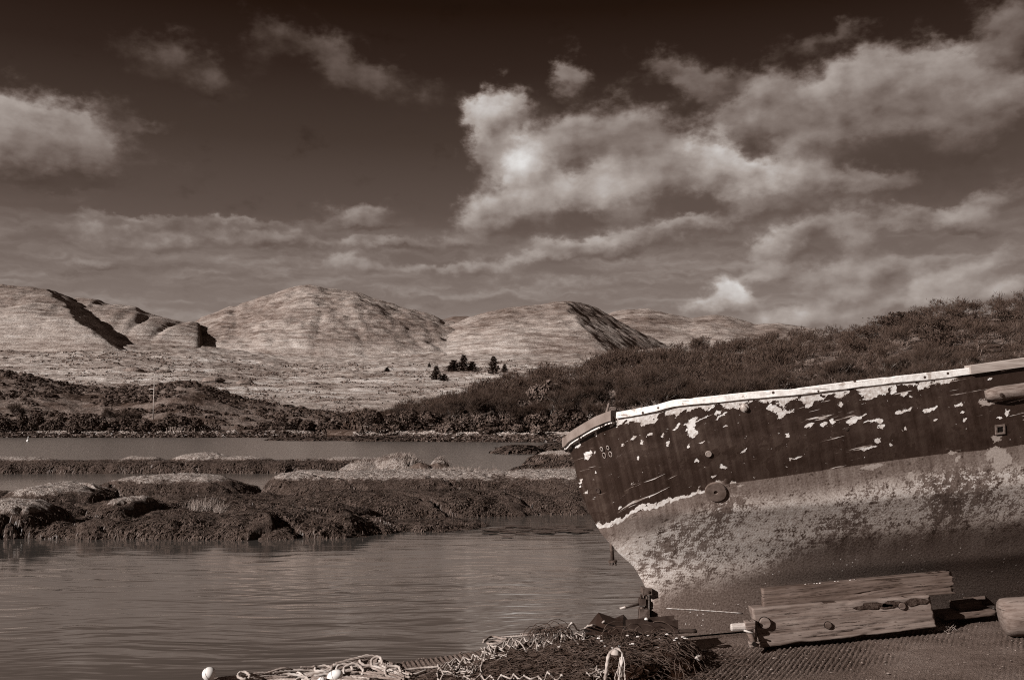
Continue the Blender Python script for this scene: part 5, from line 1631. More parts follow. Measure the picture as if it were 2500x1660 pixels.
a, b_ = P(1566, 1473, YK - .02), P(1513, 1485, YK - .05)
boat.part("steel_rod", MB().add(*tube([a, a + (b_ - a) * .72, a + (b_ - a) * .74, a + (b_ - a) * .78, a + (b_ - a) * .80, b_], [.0095, .0095, .013, .013, .009, .009], 10)).mesh("steel_rod"), simple("worn_steel", .10, .35, 30, .35, .6))
boat.part("lower_gudgeon", MB().add(*pxbox(1563, 1488, 1586, 1516, YK - .08, .14)).add(*tube([P(1567, 1487, YK - .02), P(1567, 1480, YK - .02)], .02, 10)).add(*tube([P(1578, 1487, YK - .02), P(1579, 1455, YK - .02)], .012, 8)).mesh("lower_gudgeon", False), M_rust)
# keel seam batten
pts = [hull_at(x, y)[0] + hull_at(x, y)[1] * .003 for x, y in ((1590, 1482), (1640, 1485), (1700, 1488), (1760, 1492), (1812, 1496))]
boat.part("keel_seam", MB().add(*tube(densify(np.array(pts), 20), .0035, 5)).mesh("keel_seam"), simple("pale_caulk", .2, .6, 50))
# ------------------------------------------------------------------ timbers under the boat
def wood_bld(lo, hi):
    def f(g, b):
        co = g.v('MULTIPLY', g.v('ADD', g.pos, g.v('SCALE', g.v('MULTIPLY', g.pos, (0, 0, 0)), scale=1.0)), (3.0, 30, 62))
        tilt = g.xyz(g.pos)
        zz = g.m('SUBTRACT', tilt[2], g.m('MULTIPLY', tilt[0], .088))
        co = g.comb(g.m('MULTIPLY', tilt[0], 2.2), g.m('MULTIPLY', tilt[1], 24), g.m('MULTIPLY', zz, 46))
        w = g.noise(g.pos, 5.0, 3, .6, color=True)
        co = g.v('ADD', co, g.v('SCALE', w, scale=0.7))
        n = g.noise(co, 1.0, 5, .65)
        n2 = g.noise(g.pos, 4.0, 4, .6)
        n3 = g.noise(g.comb(g.m('MULTIPLY', tilt[0], 4.0), 0.0, g.m('MULTIPLY', zz, 120)), 1.0, 4, .7)
        L = g.lin(g.m('ADD', g.m('MULTIPLY', n, .6), g.m('MULTIPLY', n2, .4)), .36, .64, lo, hi)
        crack = g.ss(n3, .60, .63)
        L = g.mixf(g.m('MULTIPLY', crack, .85), L, .015)
        rot = g.ss(g.m('ADD', n2, g.m('MULTIPLY', g.m('SUBTRACT', n, .5), .5)), .66, .72)
        L = g.mixf(g.m('MULTIPLY', rot, .8), L, .02)
        g.l.new(g.sepia(L), b.inputs['Base Color'])
        g.l.new(g.bump(g.m('ADD', n, g.m('MULTIPLY', crack, -1.2)), .9, .006), b.inputs['Normal'])
    return f
M_beam_up = mat("weathered_timber", wood_bld(.035, .13), .9, .1)
M_beam_lo = mat("pale_timber", wood_bld(.075, .19), .9, .1)

def beam(corn, Y, dep, seed, rag_r=0.0, rag_l=0.0, nx=130, nz=26):
    """squared timber whose front face has the photo corners tl,tr,br,bl at distance Y"""
    tl, tr, br, bl = [P(a, b, Y) for a, b in corn]
    u = np.linspace(0, 1, nx); w = np.linspace(0, 1, nz)
    # closed loop of the cross-section: front (bottom->top), top, back, bottom
    ring = [(0, q) for q in w] + [(q, 1) for q in np.linspace(.12, 1, 6)] + [(1, 1 - q) for q in np.linspace(.2, 1, 5)] + [(1 - q, 0) for q in np.linspace(.2, .88, 4)]
    V = np.zeros((nx, len(ring), 3))
    for i, a in enumerate(u):
        for j, (dd, h_) in enumerate(ring):
            rr = 1 - rag_r * (0.5 + 0.5 * vn(h_ * 9 + dd * 5, seed + .3, seed)) * 1.0
            aa = min(a, 1.0) * rr if rag_r else a
            bot = bl + (br - bl) * aa; topp = tl + (tr - tl) * aa
            V[i, j] = bot + (topp - bot) * h_ + np.array([0, dd * dep, 0])
    X, Zr = V[..., 0], V[..., 2] - .088 * V[..., 0]
    nz_ = .004 * fbm(X * 2, Zr * 26, 4, seed) + .004 * fbm(X * 6, Zr * 70, 3, seed + 3) - .009 * np.clip(np.abs(fbm(X * 1.1, Zr * 34, 2, seed + 8)) * -12 + 1, 0, 1)
    V[..., 1] -= nz_
    V[..., 2] += .5 * nz_ * np.array([1 if h_ > .5 else -1 for _, h_ in ring])[None]
    k = len(ring); fs = []
    for i in range(nx - 1):
        for j in range(k):
            j2 = (j + 1) % k
            fs.append([i * k + j, (i + 1) * k + j, (i + 1) * k + j2, i * k + j2])
    fs += [list(range(k)), [(nx - 1) * k + j for j in range(k)][::-1]]
    return V.reshape(-1, 3), fs

def splinters(p0, p1, n, L, seed, direction):
    R = np.random.default_rng(seed); mb = MB()
    for k in range(n):
        q = p0 + (p1 - p0) * R.uniform(0, 1) + np.array([-.015, R.uniform(0, .06), 0])
        d = direction * L * R.uniform(.3, 1.1)
        mb.add([q + [0, 0, .005], q - [0, 0, .005], q + d + [0, 0, R.normal(0, .003)], q + [0, .012, 0]], [[0, 1, 2], [1, 3, 2], [3, 0, 2]])
    return mb

YL = 6.98
up_ = Thing("timber_baulk", "upper weathered timber baulk with a splintered right end under the hull", "timber", P(2100, 1450, YL + .05), "timbers propping the boat")
up_.part("timber", MB().add(*beam([(1863, 1437), (2330, 1394), (2338, 1447), (1864, 1489)], YL + .05, .075, 3, .035)).mesh("timber"), M_beam_up)
up_.part("splinters", splinters(P(2322, 1446, YL + .05), P(2316, 1397, YL + .05), 34, .06, 4, np.array([1, 0, .088])).mesh("splinters", False), M_beam_up)
lo_ = Thing("timber_baulk", "lower pale timber baulk with round plug heads resting on the slipway", "timber", P(2070, 1550, YL), "timbers propping the boat")
lo_.part("timber", MB().add(*beam([(1838, 1486), (2272, 1451), (2290, 1530), (1856, 1580)], YL, .15, 9, .018)).mesh("timber"), M_beam_lo)
lo_.part("splinters", splinters(P(2282, 1527, YL), P(2274, 1500, YL), 10, .04, 6, np.array([1, 0, .088])).mesh("splinters", False), M_beam_lo)
def plug(px, py, rpx, name, m, out=.012):
    p = P(px, py, YL - .004); r = rpx * YL / F
    lo_.part('plug_shade_disc', MB().add(*lathe([(r * 1.09, .02), (r * 1.09, -.0075), (.001, -.0075)], p, (0, 1, 0), 24)).mesh('plug_shade_disc', False), simple('plug_shade_black', .003, .006, 3))  # black disc stands in for the shaded gap round the plug
    lo_.part(name, MB().add(*lathe([(r, .02), (r, -out + .004), (r * .94, -out), (.001, -out)], p, (0, 1, 0), 24)).mesh(name, False), m)
plug(1866, 1519, 13, "wooden_plug", M_beam_lo, .028)
plug(2021, 1525, 8, "wooden_plug", M_beam_up, .014)
plug(2201, 1478, 8, "wooden_plug", M_beam_up, .016)
# rotten hollow round the right-hand plug
mb = MB()
for (cx, cy, rx, ry) in ((2125, 1479, 34, 7), (2180, 1474, 26, 8), (2235, 1468, 30, 9), (2165, 1480, 18, 5)):
    c = P(cx, cy, YL - .009); a = np.linspace(0, 6.283, 16, endpoint=False)
    rr = 1 + .35 * vn(a * 1.6, a * 0 + cx, 3)
    ring = np.stack([c[0] + rx * YL / F * rr * np.cos(a), np.full(16, c[1]) , c[2] + ry * YL / F * rr * np.sin(a) + .09 * rx * YL / F * rr * np.cos(a)], -1)
    mb.add(np.concatenate([ring, ring * .0 + ring + [0, .02, 0]]), [list(range(16))[::-1]])
lo_.part("rotten_patch", mb.mesh("rotten_patch", False), simple("rotten_wood", .008, .06, 40, bump=1.0, bdist=.01))
# barnacles and shells lying on the upper baulk
M_shell = simple("shell", .35, .65, 40)
mb = MB()
for k in range(22):
    x = 1960 + RNG.uniform(-20, 300); q = P(x, 1428 - (x - 1960) * .088, YL + .09)
    V, f_ = lump(5 + k % 4, 7, 4, .2); mb.add(V * RNG.uniform(.004, .010) + q, f_)
up_.part("shell_debris", mb.mesh("shell_debris", False), M_shell, kind="stuff")
# log at the right edge
lg = Thing("log", "thick rounded log end lying at the right edge under the hull", "log", P(2480, 1500, 6.75))
a0, a1 = P(2440, 1474, 6.78), P(2760, 1440, 6.6)
a0[2] = float(slip_z(a0[0])) + .128; a1[2] = float(slip_z(a1[0])) + .130
dv = (a1 - a0) / np.linalg.norm(a1 - a0)
pts = np.array([a0 + dv * t_ for t_ in (0, .012, .03, .07, .15, .3, .5, .7, .9)])
V, f_ = tube(pts, [.075, .108, .124, .130, .132, .134, .136, .138, .138], 24)
V = V + .008 * fbm(V[:, 0] * 6, V[:, 2] * 14 + V[:, 1] * 5, 4, 3)[:, None] * np.array([.6, 1, 1])
V[:, 0] += .25 * (V[:, 2] - a0[2]) * np.clip(1 - (V[:, 0] - a0[0]) / .3, 0, 1) * -.5
lg.part("log", MB().add(V, f_).mesh("log"), M_beam_lo)
# blocks in the shade under the keel
for (corn, Y, dep, lab, sd) in [([(2341, 1473), (2397, 1467), (2398, 1488), (2343, 1493)], 7.25, .16, 'small cut timber block in the shade between the baulk and the log', 21), ([(2304, 1500), (2432, 1487), (2434, 1501), (2305, 1517)], 7.2, .2, 'flat plank in the shade under the small block', 22),
                                ([(2352, 1452), (2406, 1448), (2407, 1462), (2353, 1466)], 7.45, .2, 'dark block deep in the shade under the keel', 23), ([(1598, 1545), (2500, 1468), (2500, 1500), (1598, 1560)], 7.62, .14, 'long dark keel block under the boat', 24)]:
    o = obj("timber_block", MB().add(*beam(corn, Y, dep, sd, .01, nx=30, nz=6)).mesh("timber_block"), M_beam_up)
    tag(o, lab, "timber", "timber blocks under the keel")
# broken wooden clamp leaning on the left end of the lower baulk
cl = Thing("wooden_clamp", "broken wooden clamp with a pale handle and metal eye at the baulk end", "clamp", P(1835, 1560, 6.9))
a, b_ = P(1784, 1531, 6.95), P(1822, 1529, 6.95)
cl.part("handle", MB().add(*tube([a, a + (b_ - a) * .06, b_], [.020, .026, .028], 10)).mesh("handle", False), simple("pale_handle", .25, .50, 8, stretch=(3, 20, 40), bump=.5, bdist=.004))
cl.part("collar", MB().add(*beam([(1820, 1518), (1845, 1515), (1845, 1534), (1822, 1541)], 6.91, .07, 31, .02, nx=12, nz=6)).mesh("collar"), M_beam_lo)
a, b_ = P(1828, 1540, 6.93), P(1842, 1572, 6.90)
cl.part("shaft", MB().add(*tube([a, b_], [.019, .019], 12)).mesh("shaft"), M_beam_up)
cl.part("splint", MB().add(*tube([P(1816, 1538, 6.9), P(1843, 1546, 6.9)], .006, 6)).mesh("splint"), simple("pale_splint", .35, .5, 20))
eye = cl.part("eye", MB().add(*beam([(1830, 1568), (1856, 1566), (1857, 1577), (1831, 1580)], 6.88, .05, 33, .0, nx=10, nz=6)).mesh("eye"), M_beam_lo)
cl.part("eye_shade_disc", MB().add(*lathe([(.015, .01), (.015, -.004), (.001, -.003)], P(1842, 1572, 6.872), (0, 1, 0), 18)).mesh("eye_shade_disc", False), simple("eye_shade_black", .002, .004, 3))  # black disc on the face stands in for the dark hole

# ------------------------------------------------------------------ nets, ropes and floats on the slip
M_net = simple("dark_twine", .018, .085, 18, .9, .1)
M_netdark = simple("net_mass", .006, .022, 20, 1.0, .0)
M_rope = simple("pale_rope", .20, .42, 10, .9, .1)
M_ropedk = simple("grey_rope", .11, .26, 8, .9, .1)
M_float = simple("white_float", .50, .68, 12, .5, .3, bump=.1, bdist=.002)
M_black = simple("black_plastic", .010, .018, 6, .45, .35)
M_steel = simple("painted_channel", .012, .035, 12, .6, .3)

# net heap: outline of its top read from the photo, standing on the slip between two depths
NT = [(1150, 1640), (1190, 1600), (1240, 1575), (1300, 1556), (1340, 1548), (1400, 1550), (1450, 1552), (1500, 1548), (1560, 1543), (1620, 1542), (1660, 1545), (1690, 1556), (1706, 1580), (1712, 1600)]
def heap_h(x, y):
    """height of the net heap above the slip"""
    cx = np.array([-.26, .04, .40, .72, .97]); cy = np.array([6.70, 6.80, 6.82, 6.86, 6.88])
    rx = np.array([.50, .46, .46, .44, .34]); ry = np.array([.55, .60, .60, .56, .46]); hh = np.array([.055, .105, .135, .155, .145])
    h = np.zeros_like(np.asarray(x, float))
    for a, b, r1, r2, q in zip(cx, cy, rx, ry, hh):
        r = ((x - a) / r1) ** 2 + ((y - b) / r2) ** 2
        h = np.maximum(h, q * np.clip(1 - r ** 1.3, 0, 1) ** .75)
    return h * (1 + .22 * fbm(x * 6, y * 6, 3, 4))
net = Thing("fishing_net", "heap of dark fishing net piled on the slipway below the stern", "net", (0.4, 6.8, float(slip_z(.4))))
xs = np.linspace(-.65, 1.5, 150); ys = np.linspace(6.15, 7.45, 90)
Yg, Xg = np.meshgrid(ys, xs, indexing='ij')
Hh = heap_h(Xg, Yg)
Zg = slip_z(Xg) + Hh * .86 - .02 + (.015 * fbm(Xg * 22, Yg * 22, 3, 9)) * (Hh > .01)
fz = gridfaces(len(ys), len(xs)); kf = (Hh > .004).ravel()[fz].any(1)
net.part("net_core", mesh("net_core", np.stack([Xg, Yg, Zg], -1), fz[kf]), M_netdark)
R = np.random.default_rng(3)
def strands(n, seed, step, nstep, r, lift, x0, x1, y0, y1, k=4, curl=.55):
    R = np.random.default_rng(seed); mb = MB()
    for q in range(n):
        x, y = R.uniform(x0, x1), R.uniform(y0, y1)
        if heap_h(np.array(x), np.array(y)) < .02: continue
        a = R.uniform(0, 6.28); da = R.normal(0, curl)
        pts = []
        ph = R.uniform(0, 6.28); amp = abs(R.normal(0, lift))
        for s_ in range(nstep):
            h_ = float(heap_h(np.array(x), np.array(y)))
            pts.append((x, y, float(slip_z(x)) + max(h_, 0.0) + .004 + amp * (1 + math.sin(ph + s_ * .7)) * .5))
            a += da + R.normal(0, .35); da = .8 * da + R.normal(0, .2)
            x += math.cos(a) * step; y += math.sin(a) * step * .8
        mb.add(*tube(pts, r, k, False))
    return mb
net.part("twine", strands(1000, 5, .034, 13, .0022, .018, -.6, 1.4, 6.2, 7.4).mesh("twine"), M_net, kind="stuff")
# open meshes standing off the heap
def diamonds(n, seed, x0, x1, y0, y1, cell, r, lift):
    R = np.random.default_rng(seed); mb = MB()
    for q in range(n):
        cx, cy = R.uniform(x0, x1), R.uniform(y0, y1)
        if heap_h(np.array(cx), np.array(cy)) < .03: continue
        a = R.uniform(0, 3.14); e = R.uniform(.35, .9); c = cell * R.uniform(.7, 1.3)
        tl = R.normal(0, .5)
        pts = []
        for t_ in np.linspace(0, 6.283, 13):
            u_ = np.sign(math.cos(t_)) * abs(math.cos(t_)) ** .8 * c; w_ = math.sin(t_) * c * e
            x = cx + u_ * math.cos(a) - w_ * math.sin(a); y = cy + (u_ * math.sin(a) + w_ * math.cos(a)) * .8
            h_ = float(heap_h(np.array(x), np.array(y)))
            pts.append((x, y, float(slip_z(x)) + h_ + .006 + lift * (1 + tl * u_ / c) * .5))
        mb.add(*tube(pts, r, 4, False))
    return mb
net.part("mesh_loops", diamonds(520, 8, -.55, 1.35, 6.2, 7.3, .042, .0020, .03).mesh("mesh_loops"), M_net, kind="stuff")
# loose hoops of twine sticking up at the back of the heap
def hoops(c0, c1, n, seed, rlo, rhi, r=.003):
    R = np.random.default_rng(seed); mb = MB()
    for q in range(n):
        c = c0 + (c1 - c0) * R.uniform(0, 1) + R.normal(0, .03, 3) * [1, 1.5, .3]
        a = R.uniform(-.6, .6) + R.choice([0, 3.14]); rr = R.uniform(rlo, rhi); e = R.uniform(.6, 1.1)
        pts = []
        for t_ in np.linspace(-.25, 3.4, 14):
            pts.append(c + np.array([math.cos(t_) * rr * math.cos(a), math.cos(t_) * rr * math.sin(a) + R.normal(0, .003), math.sin(t_) * rr * e + R.normal(0, .003)]))
        mb.add(*tube(pts, r, 5, False))
    return mb
net.part("loose_hoops", hoops(P(1480, 1560, 6.95), P(1640, 1556, 7.0), 20, 6, .05, .115, .0026).mesh("loose_hoops"), M_net)
net.part("loose_hoops", hoops(P(1310, 1556, 7.2), P(1385, 1550, 7.2), 34, 16, .05, .105, .0026).mesh("loose_hoops"), M_net)
mb = MB()
for k in range(20):
    px_ = R.uniform(1440, 1680); py_ = R.uniform(1545, 1585) - (px_ - 1430) * .01
    q = P(px_, py_, 6.8); V, f_ = lump(3 + k % 4, 6, 4, .35)
    mb.add(V * R.uniform(.003, .010) * [1.6, 1, .8] + q + [0, -.05, .0], f_)
net.part("shell_scraps", mb.mesh("shell_scraps", False), M_shell, kind="stuff")

def rope(pts, r, m=None, name=None, tw=1):
    c = np.asarray(pts, float)
    # smooth through the points
    n = len(c); t_ = np.linspace(0, n - 1, (n - 1) * 9 + 1)
    out = []
    for q in t_:
        i = min(int(q), n - 2); f_ = q - i
        p0, p1, p2, p3 = c[max(i - 1, 0)], c[i], c[i + 1], c[min(i + 2, n - 1)]
        out.append(.5 * (2 * p1 + (p2 - p0) * f_ + (2 * p0 - 5 * p1 + 4 * p2 - p3) * f_ ** 2 + (3 * p1 - p0 - 3 * p2 + p3) * f_ ** 3))
    out = np.array(out)
    L = np.linalg.norm(np.diff(out, axis=0), axis=1).sum()
    out = densify(out, max(12, int(L / .007)))
    return tube(out, r, 9, True, lobes=3, twist=1.0 / r * .55, lob=.22)

def ground_rope(px, r, up=0.0):
    return [G(a, b, up if len(q) < 3 else q[2]) + np.array([0, 0, r]) for q in px for a, b in [q[:2]]]

# pale netting with heavy twine draped across the heap
def on_heap(px, py, up=.012):
    """point on the heap's surface seen at a photo pixel"""
    for Y in np.arange(6.0, 8.2, .01):
        p = P(px, py, Y)
        if p[2] <= float(slip_z(p[0])) + float(heap_h(p[0], p[1])) + up:
            return p
    return P(px, py, 7.2)
wn_o = Thing("pale_netting", "strip of pale knotted netting draped over the dark net heap", "net", G(1260, 1600))
R = np.random.default_rng(44)
path = np.array([(1060, 1640), (1110, 1626), (1165, 1612), (1190, 1592), (1240, 1578), (1265, 1572), (1320, 1566), (1360, 1560), (1385, 1548), (1420, 1546), (1466, 1540)], float)
def along(s_):
    L = np.concatenate([[0], np.cumsum(np.linalg.norm(np.diff(path, axis=0), axis=1))]); q = s_ * L[-1]
    return np.array([np.interp(q, L, path[:, 0]), np.interp(q, L, path[:, 1])])
mb = MB()
nseg = 34
rows_ = []
for w_ in (-1, 0, 1):
    row = []
    for k in range(nseg + 1):
        c = along(k / nseg)
        off = np.array([3.0, 12 * w_ + (5 if k % 2 else -5) * (1 if w_ else -1)]) + R.normal(0, 4.5, 2)
        row.append(on_heap(c[0] + off[0], c[1] + off[1], .02))
    rows_.append(row)
    mb.add(*rope(row, .0066))
for w_ in (0, 1):
    for k in range(0, nseg, 1):
        a, b_ = rows_[w_][k], rows_[w_ + 1][min(k + R.integers(-1, 2), nseg) if k else 0]
        if R.random() < .75:
            mb.add(*tube([a, (a + b_) / 2 + [0, -.004, .01], b_], 0.0055, 6, False))
        V, f_ = lump(3, 6, 4, .3); mb.add(V * .009 + a, f_)
wn_o.part("netting", mb.mesh("netting"), M_rope)
mb = MB()
for (cx, cy, n_, s_) in ((1200, 1592, 30, 14), (1140, 1640, 22, 14), (1455, 1642, 24, 12), (1110, 1632, 12, 10)):
    for k in range(n_):
        q = np.array([cx, cy]) + R.normal(0, 1, 2) * [s_, s_ * .55]
        a = R.uniform(0, 6.28); L_ = R.uniform(6, 15)
        pts = [on_heap(q[0] + math.cos(a) * L_ * t_ + R.normal(0, 2), q[1] + math.sin(a) * L_ * .5 * t_ + R.normal(0, 1.5), .02 + .015 * R.random()) for t_ in (-1, 0, 1)]
        mb.add(*tube(densify(np.array(pts), 6), .0040, 5, False))
wn_o.part("tangle", mb.mesh("tangle"), M_rope, kind="stuff")
# scalloped net edge along the bottom
mb = MB()
pts = []
for k in range(17):
    x = 1140 + k * 14.5
    pts.append(on_heap(x + R.normal(0, 3), 1653 + (6 if k % 2 else -4) - 3 * math.sin(k) + R.normal(0, 2.5), .025))
mb.add(*rope(pts, .0055))
for k in range(0, 17, 2):
    mb.add(*tube([pts[k], pts[k] + [R.normal(0, .01), -.015, -.05]], .005, 6))
    V, f_ = lump(2, 6, 4, .3); mb.add(V * .011 + pts[k], f_)
sco = Thing("net_edge", "scalloped pale net edge along the foot of the dark heap", "net", G(1250, 1655))
sco.part("netting", mb.mesh("netting"), M_rope)

# standing loop of pale rope
lp = Thing("rope_loop", "loop of frayed pale rope standing up in front of the net heap", "rope", G(1500, 1658))
pix = [(1477, 1662), (1480, 1640), (1483, 1616), (1487, 1598), (1497, 1588), (1507, 1584), (1515, 1590), (1519, 1606), (1517, 1626), (1514, 1648), (1511, 1664)]
Yl = 6.28
pts = [P(a, b_, Yl - .02 * math.sin(k)) for k, (a, b_) in enumerate(pix)]
lp.part("rope", MB().add(*rope(pts, .0105)).mesh("rope"), M_rope)
mb = MB()
for k in range(40):
    u0 = R.uniform(.62, 1); i = u0 * (len(pts) - 1); j = min(int(i), len(pts) - 2); q = pts[j] + (pts[j + 1] - pts[j]) * (i - j)
    o_ = R.normal(0, .008, 3); L_ = R.uniform(.03, .08)
    mb.add(*tube([q + o_, q + o_ * 1.6 - [0, .004, L_ * .5], q + o_ * 1.3 - [0, .004, L_]], [.0032, .003, .002], 4, False))
lp.part("frayed_strands", mb.mesh("frayed_strands"), M_rope)
V, f_ = lump(4, 12, 8, .2)
lp.part("knot", MB().add(V * [.026, .02, .03] + P(1502, 1592, Yl - .01) - [0, 0, .012], f_).mesh("knot"), M_rope)

# rope heap at the left with its floats
rh = Thing("rope_heap", "tangled heap of grey rope along the slipway edge at lower left", "rope", G(800, 1668))
R = np.random.default_rng(91)
LAY = [(470, 1662), (560, 1655), (640, 1645), (720, 1634), (790, 1622), (860, 1614), (920, 1606)]
def rh_top(px): return np.interp(px, [450, 500, 560, 640, 700, 760, 830, 880, 910, 940, 980, 1010], [1662, 1655, 1648, 1640, 1630, 1628, 1615, 1602, 1600, 1612, 1628, 1640])
def rp(px, py, up):
    """rope point: as far back as the slip edge allows at this column, raised to its photo row"""
    e = G(px, min(py + 10, 1668.0))
    q = P(px, py, max(5.9, min(e[1], float(edge_y(e[0])) - .08)))
    return q
for k in range(44):
    x0 = R.uniform(455, 820); n_ = int(R.integers(5, 10)); st_ = R.uniform(28, 52)
    pts = []
    lev = R.uniform(.0, 1.0)
    for j in range(n_):
        x = x0 + j * st_ + R.normal(0, 8)
        if x > 1010: break
        top = rh_top(x); y = top + 3 + (1668 - top) * lev + R.normal(0, 3)
        pts.append(rp(x, y, 0))
    if len(pts) > 3:
        rh.part("rope_strand", MB().add(*rope(pts, R.uniform(.007, .010))).mesh("rope_strand"), M_rope if R.random() < .35 else M_ropedk)
# coils and loops standing out of the heap
for (cx, cy, rx, ry) in ((862, 1640, 24, 20), (842, 1634, 20, 14), (905, 1612, 26, 12), (595, 1648, 14, 9), (790, 1632, 22, 7), (960, 1640, 20, 14), (920, 1620, 14, 18), (740, 1660, 16, 8), (575, 1665, 22, 10)):
    e = rp(cx, cy, 0)
    a = np.linspace(R.uniform(0, 2), R.uniform(0, 2) + 6.0, 12)
    pts = [P(cx + rx * math.cos(t_) + R.normal(0, 1), cy + ry * math.sin(t_) + R.normal(0, 1), e[1] - .05 * math.sin(t_) - .04) for t_ in a]
    rh.part("rope_strand", MB().add(*rope(pts, .0095)).mesh("rope_strand"), M_rope)
# bundled tops of the heap
for k in range(7):
    pts = [rp(x, rh_top(x) + 2 + 2.6 * k + R.normal(0, 2), 0) for x in np.linspace(820 - 6 * k, 960 + 4 * k, 7)]
    rh.part("rope_strand", MB().add(*rope(pts, .010)).mesh("rope_strand"), M_rope if k % 2 else M_ropedk)
def single_rope(pix, r, m, lab, grp=None, up=0.004):
    pts = [G(a, b_, up) + [0, 0, r] for a, b_ in pix]
    o = obj("rope", MB().add(*rope(pts, r)).mesh("rope"), m)
    return tag(o, lab, "rope", grp)
single_rope([(965, 1650), (985, 1638), (1010, 1634), (1040, 1631), (1068, 1629), (1100, 1622), (1120, 1616)], .007, M_rope, "pale rope running right from the rope heap towards the netting")
single_rope([(960, 1626), (975, 1634), (990, 1646), (1010, 1650), (1040, 1640)], .010, M_rope, "short bent pale rope at the right end of the rope heap")
single_rope([(1180, 1570), (1200, 1556), (1225, 1561), (1238, 1562), (1228, 1570), (1205, 1574), (1190, 1572), (1210, 1566), (1240, 1570)], .009, M_ropedk, "grey rope coil lying on the ridged slip edge behind the net")
single_rope([(1270, 1549), (1300, 1545), (1330, 1540), (1300, 1549), (1275, 1551)], .006, M_ropedk, "thin grey rope on the slip edge behind the net hoops")
single_rope([(1180, 1564), (1230, 1556), (1280, 1553), (1330, 1549)], .006, M_rope, "thin pale rope line along the slip edge behind the net")
for (px, py, rx, ry, tilt, lab) in [(511, 1644, 16.5, 16, 0.5, 'round white float at the left end of the rope heap'), (818, 1650, 21, 15, 0.5, 'egg-shaped white float among the ropes'), (786, 1661, 10, 9, 0.1, 'small white float beside the egg-shaped one at the bottom')]:
    e = rp(px, py, 0); c = P(px, py, e[1] - .05)
    k_ = c[1] / F
    f_o = Thing("float", lab, "float", tuple(c), "white net floats")
    ax = np.array([math.cos(tilt), -.2, math.sin(tilt)]); ax /= np.linalg.norm(ax)
    prof = [(ry * k_ * math.sin(t_) * (1 + .08 * math.cos(t_)), -rx * k_ * math.cos(t_)) for t_ in np.linspace(.05, 3.09, 16)]
    V, f_ = lathe(prof, c, ax, 26)
    f_o.part("shell", MB().add(V, f_).mesh("shell"), M_float)
    V, f_ = lathe([(.012, -rx * k_ * .99 - .004), (.016, -rx * k_ * .99 + .004), (.012, -rx * k_ * .94)], c, ax, 14)
    f_o.part("rope_eye", MB().add(V, f_).mesh("rope_eye"), M_float)
    a = np.linspace(0, 6.283, 28)
    n1 = np.cross(ax, [0, 0, 1.0]); n1 /= np.linalg.norm(n1); n2 = np.cross(ax, n1)
    f_o.part("moulding_seam", MB().add(*tube([c + ry * k_ * 1.003 * (math.cos(q) * n1 + math.sin(q) * n2) for q in a], .0016, 5, False)).mesh("moulding_seam"), M_ropedk)

# black folded plastic sheet behind the net
sh = P
sheet = [(1450, 1538, 7.30), (1461, 1494, 7.45), (1500, 1508, 7.5), (1504, 1510, 7.42), (1522, 1499, 7.50), (1540, 1520, 7.5), (1560, 1535, 7.35), (1480, 1528, 7.25), (1520, 1534, 7.2), (1430, 1545, 7.25), (1470, 1548, 7.1), (1540, 1548, 7.1), (1472, 1502, 7.62), (1520, 1516, 7.65), (1425, 1538, 7.5)]
V = np.array([P(*q) for q in sheet])
fs = [[0, 7, 1], [1, 7, 3], [1, 3, 2], [7, 8, 3], [3, 8, 4], [4, 8, 5], [5, 8, 6], [9, 10, 0], [0, 10, 7], [7, 10, 8], [8, 10, 11], [8, 11, 6], [1, 2, 12], [2, 4, 13], [4, 5, 13], [14, 0, 1], [14, 9, 0], [14, 1, 12], [2, 3, 4]]
o = obj("plastic_sheet", mesh("plastic_sheet", V, fs, False), M_black)
sol = o.modifiers.new("thickness", 'SOLIDIFY'); sol.thickness = .006
tag(o, "folded black plastic sheet peaked in two points behind the net", "sheet")
# steel channel trough at the sternpost foot
def trough(px0, px1, y0t, y0b, y1t, y1b, Yf_, Yb_):
    mb = MB()
    a, b_, c, d = P(px0, y0t, Yf_), P(px1, y1t, Yf_), P(px1, y1b, Yf_), P(px0, y0b, Yf_)
    th = np.array([0, .012, 0]); bk = np.array([0, Yb_ - Yf_, 0])
    for q in (np.zeros(3), bk):
        mb.add([d + q, c + q, b_ + q, a + q, d + q + th, c + q + th, b_ + q + th, a + q + th], [[0, 1, 2, 3], [5, 4, 7, 6], [3, 2, 6, 7], [1, 5, 6, 2], [0, 3, 7, 4]])
    mb.add([d, c, c + bk, d + bk, d + [0, 0, .012], c + [0, 0, .012], c + bk + [0, 0, .012], d + bk + [0, 0, .012]], [[0, 3, 2, 1], [4, 5, 6, 7]])
    mb.add([c, c + bk, b_ + bk - [0, 0, .02], b_ - [0, 0, .02], c - [.012, 0, 0], c + bk - [.012, 0, 0], b_ + bk - [.012, 0, .02], b_ - [.012, 0, .02]], [[0, 1, 2, 3], [4, 7, 6, 5], [3, 2, 6, 7]])
    return mb
tr = Thing("steel_trough", "dark steel channel trough lying at the foot of the sternpost", "trough", G(1600, 1545))
tr.part("trough", trough(1535, 1656, 1524, 1547, 1513, 1540, 7.05, 7.22).mesh("trough", False), M_steel)
tr.part("rail", MB().add(*beam([(1590, 1543), (1702, 1538), (1702, 1545), (1590, 1550)], 7.0, .06, 41, 0, nx=12, nz=4)).mesh("rail"), M_iron)
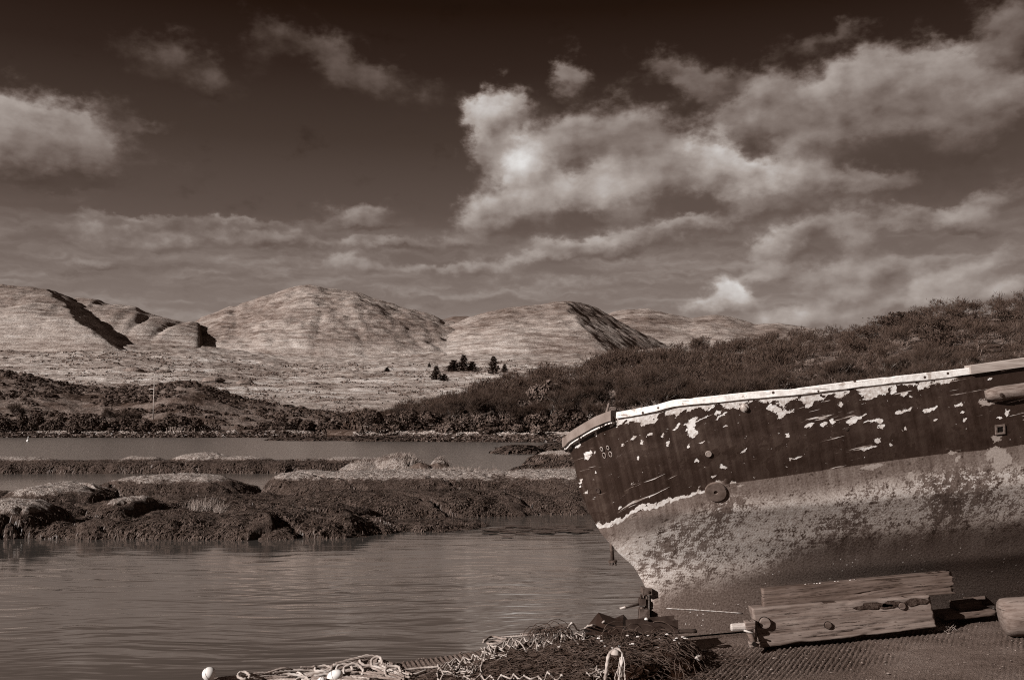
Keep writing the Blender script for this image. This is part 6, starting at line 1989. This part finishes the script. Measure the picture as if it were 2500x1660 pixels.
# grit and shell fragments scattered on the concrete
R2_ = np.random.default_rng(123)
n = 1500
gx_ = R2_.uniform(-1.6, 3.6, n); gy_ = R2_.uniform(5.5, 8.0, n); gy_ = np.minimum(gy_, edge_y(gx_) - .06)
S_ = R2_.uniform(.0022, .0075, n) * (1 + 1.2 * (R2_.random(n) < .06))
a_ = R2_.uniform(0, 6.28, n)
q_ = ico[None] * S_[:, None, None] * R2_.uniform(.6, 1.4, (n, 7, 1)) * np.array([1.3, 1, .8])
Vg = np.stack([q_[..., 0] * np.cos(a_)[:, None] - q_[..., 1] * np.sin(a_)[:, None], q_[..., 0] * np.sin(a_)[:, None] + q_[..., 1] * np.cos(a_)[:, None], q_[..., 2]], -1) + np.stack([gx_, gy_, slip_z(gx_) + .001], -1)[:, None, :]
tag(obj("grit", mesh("grit", Vg.reshape(-1, 3), (icf[None] + 7 * np.arange(n)[:, None, None]).reshape(-1, 3), False), simple("grit_stone", .02, .24, 60)), "grit and shell fragments scattered over the slipway", "grit", kind="stuff")
# scraps
V = np.array([P(1694, 1608, 6.62), P(1700, 1600, 6.6), P(1704, 1597, 6.66), P(1712, 1600, 6.62), P(1716, 1606, 6.6), P(1708, 1612, 6.58), P(1703, 1604, 6.55)])
o = obj("paper_scrap", mesh("paper_scrap", V, [[0, 6, 1], [1, 6, 2], [2, 6, 3], [3, 6, 4], [4, 6, 5], [5, 6, 0]], False), simple("paper", .3, .45, 20))
tag(o, "crumpled pale paper scrap on the slipway right of the net heap", "litter")
V, f_ = lump(9, 8, 5, .3)
o = obj("shell", MB().add(V * [.014, .010, .014] + P(1578, 1512, 7.2), f_).mesh("shell"), M_shell)
tag(o, "small white shell lying on the steel trough", "shell")
# straw and dry stems by the right end of the lower baulk
mb = MB()
for k in range(40):
    c = G(R.uniform(2270, 2325), R.uniform(1528, 1545)); a = R.uniform(-.9, .9) + (3.14 if R.random() < .3 else 0); L_ = R.uniform(.03, .09)
    mb.add(*tube([c + [0, 0, .004], c + [math.cos(a) * L_ * .5, math.sin(a) * L_ * .4, .018 + .02 * R.random()], c + [math.cos(a) * L_, math.sin(a) * L_ * .7, .012 + .04 * R.random()]], .0016, 3, False))
tag(obj("straw", mb.mesh("straw"), M_dry), "wisps of straw caught at the right end of the lower baulk", "straw", kind="stuff")
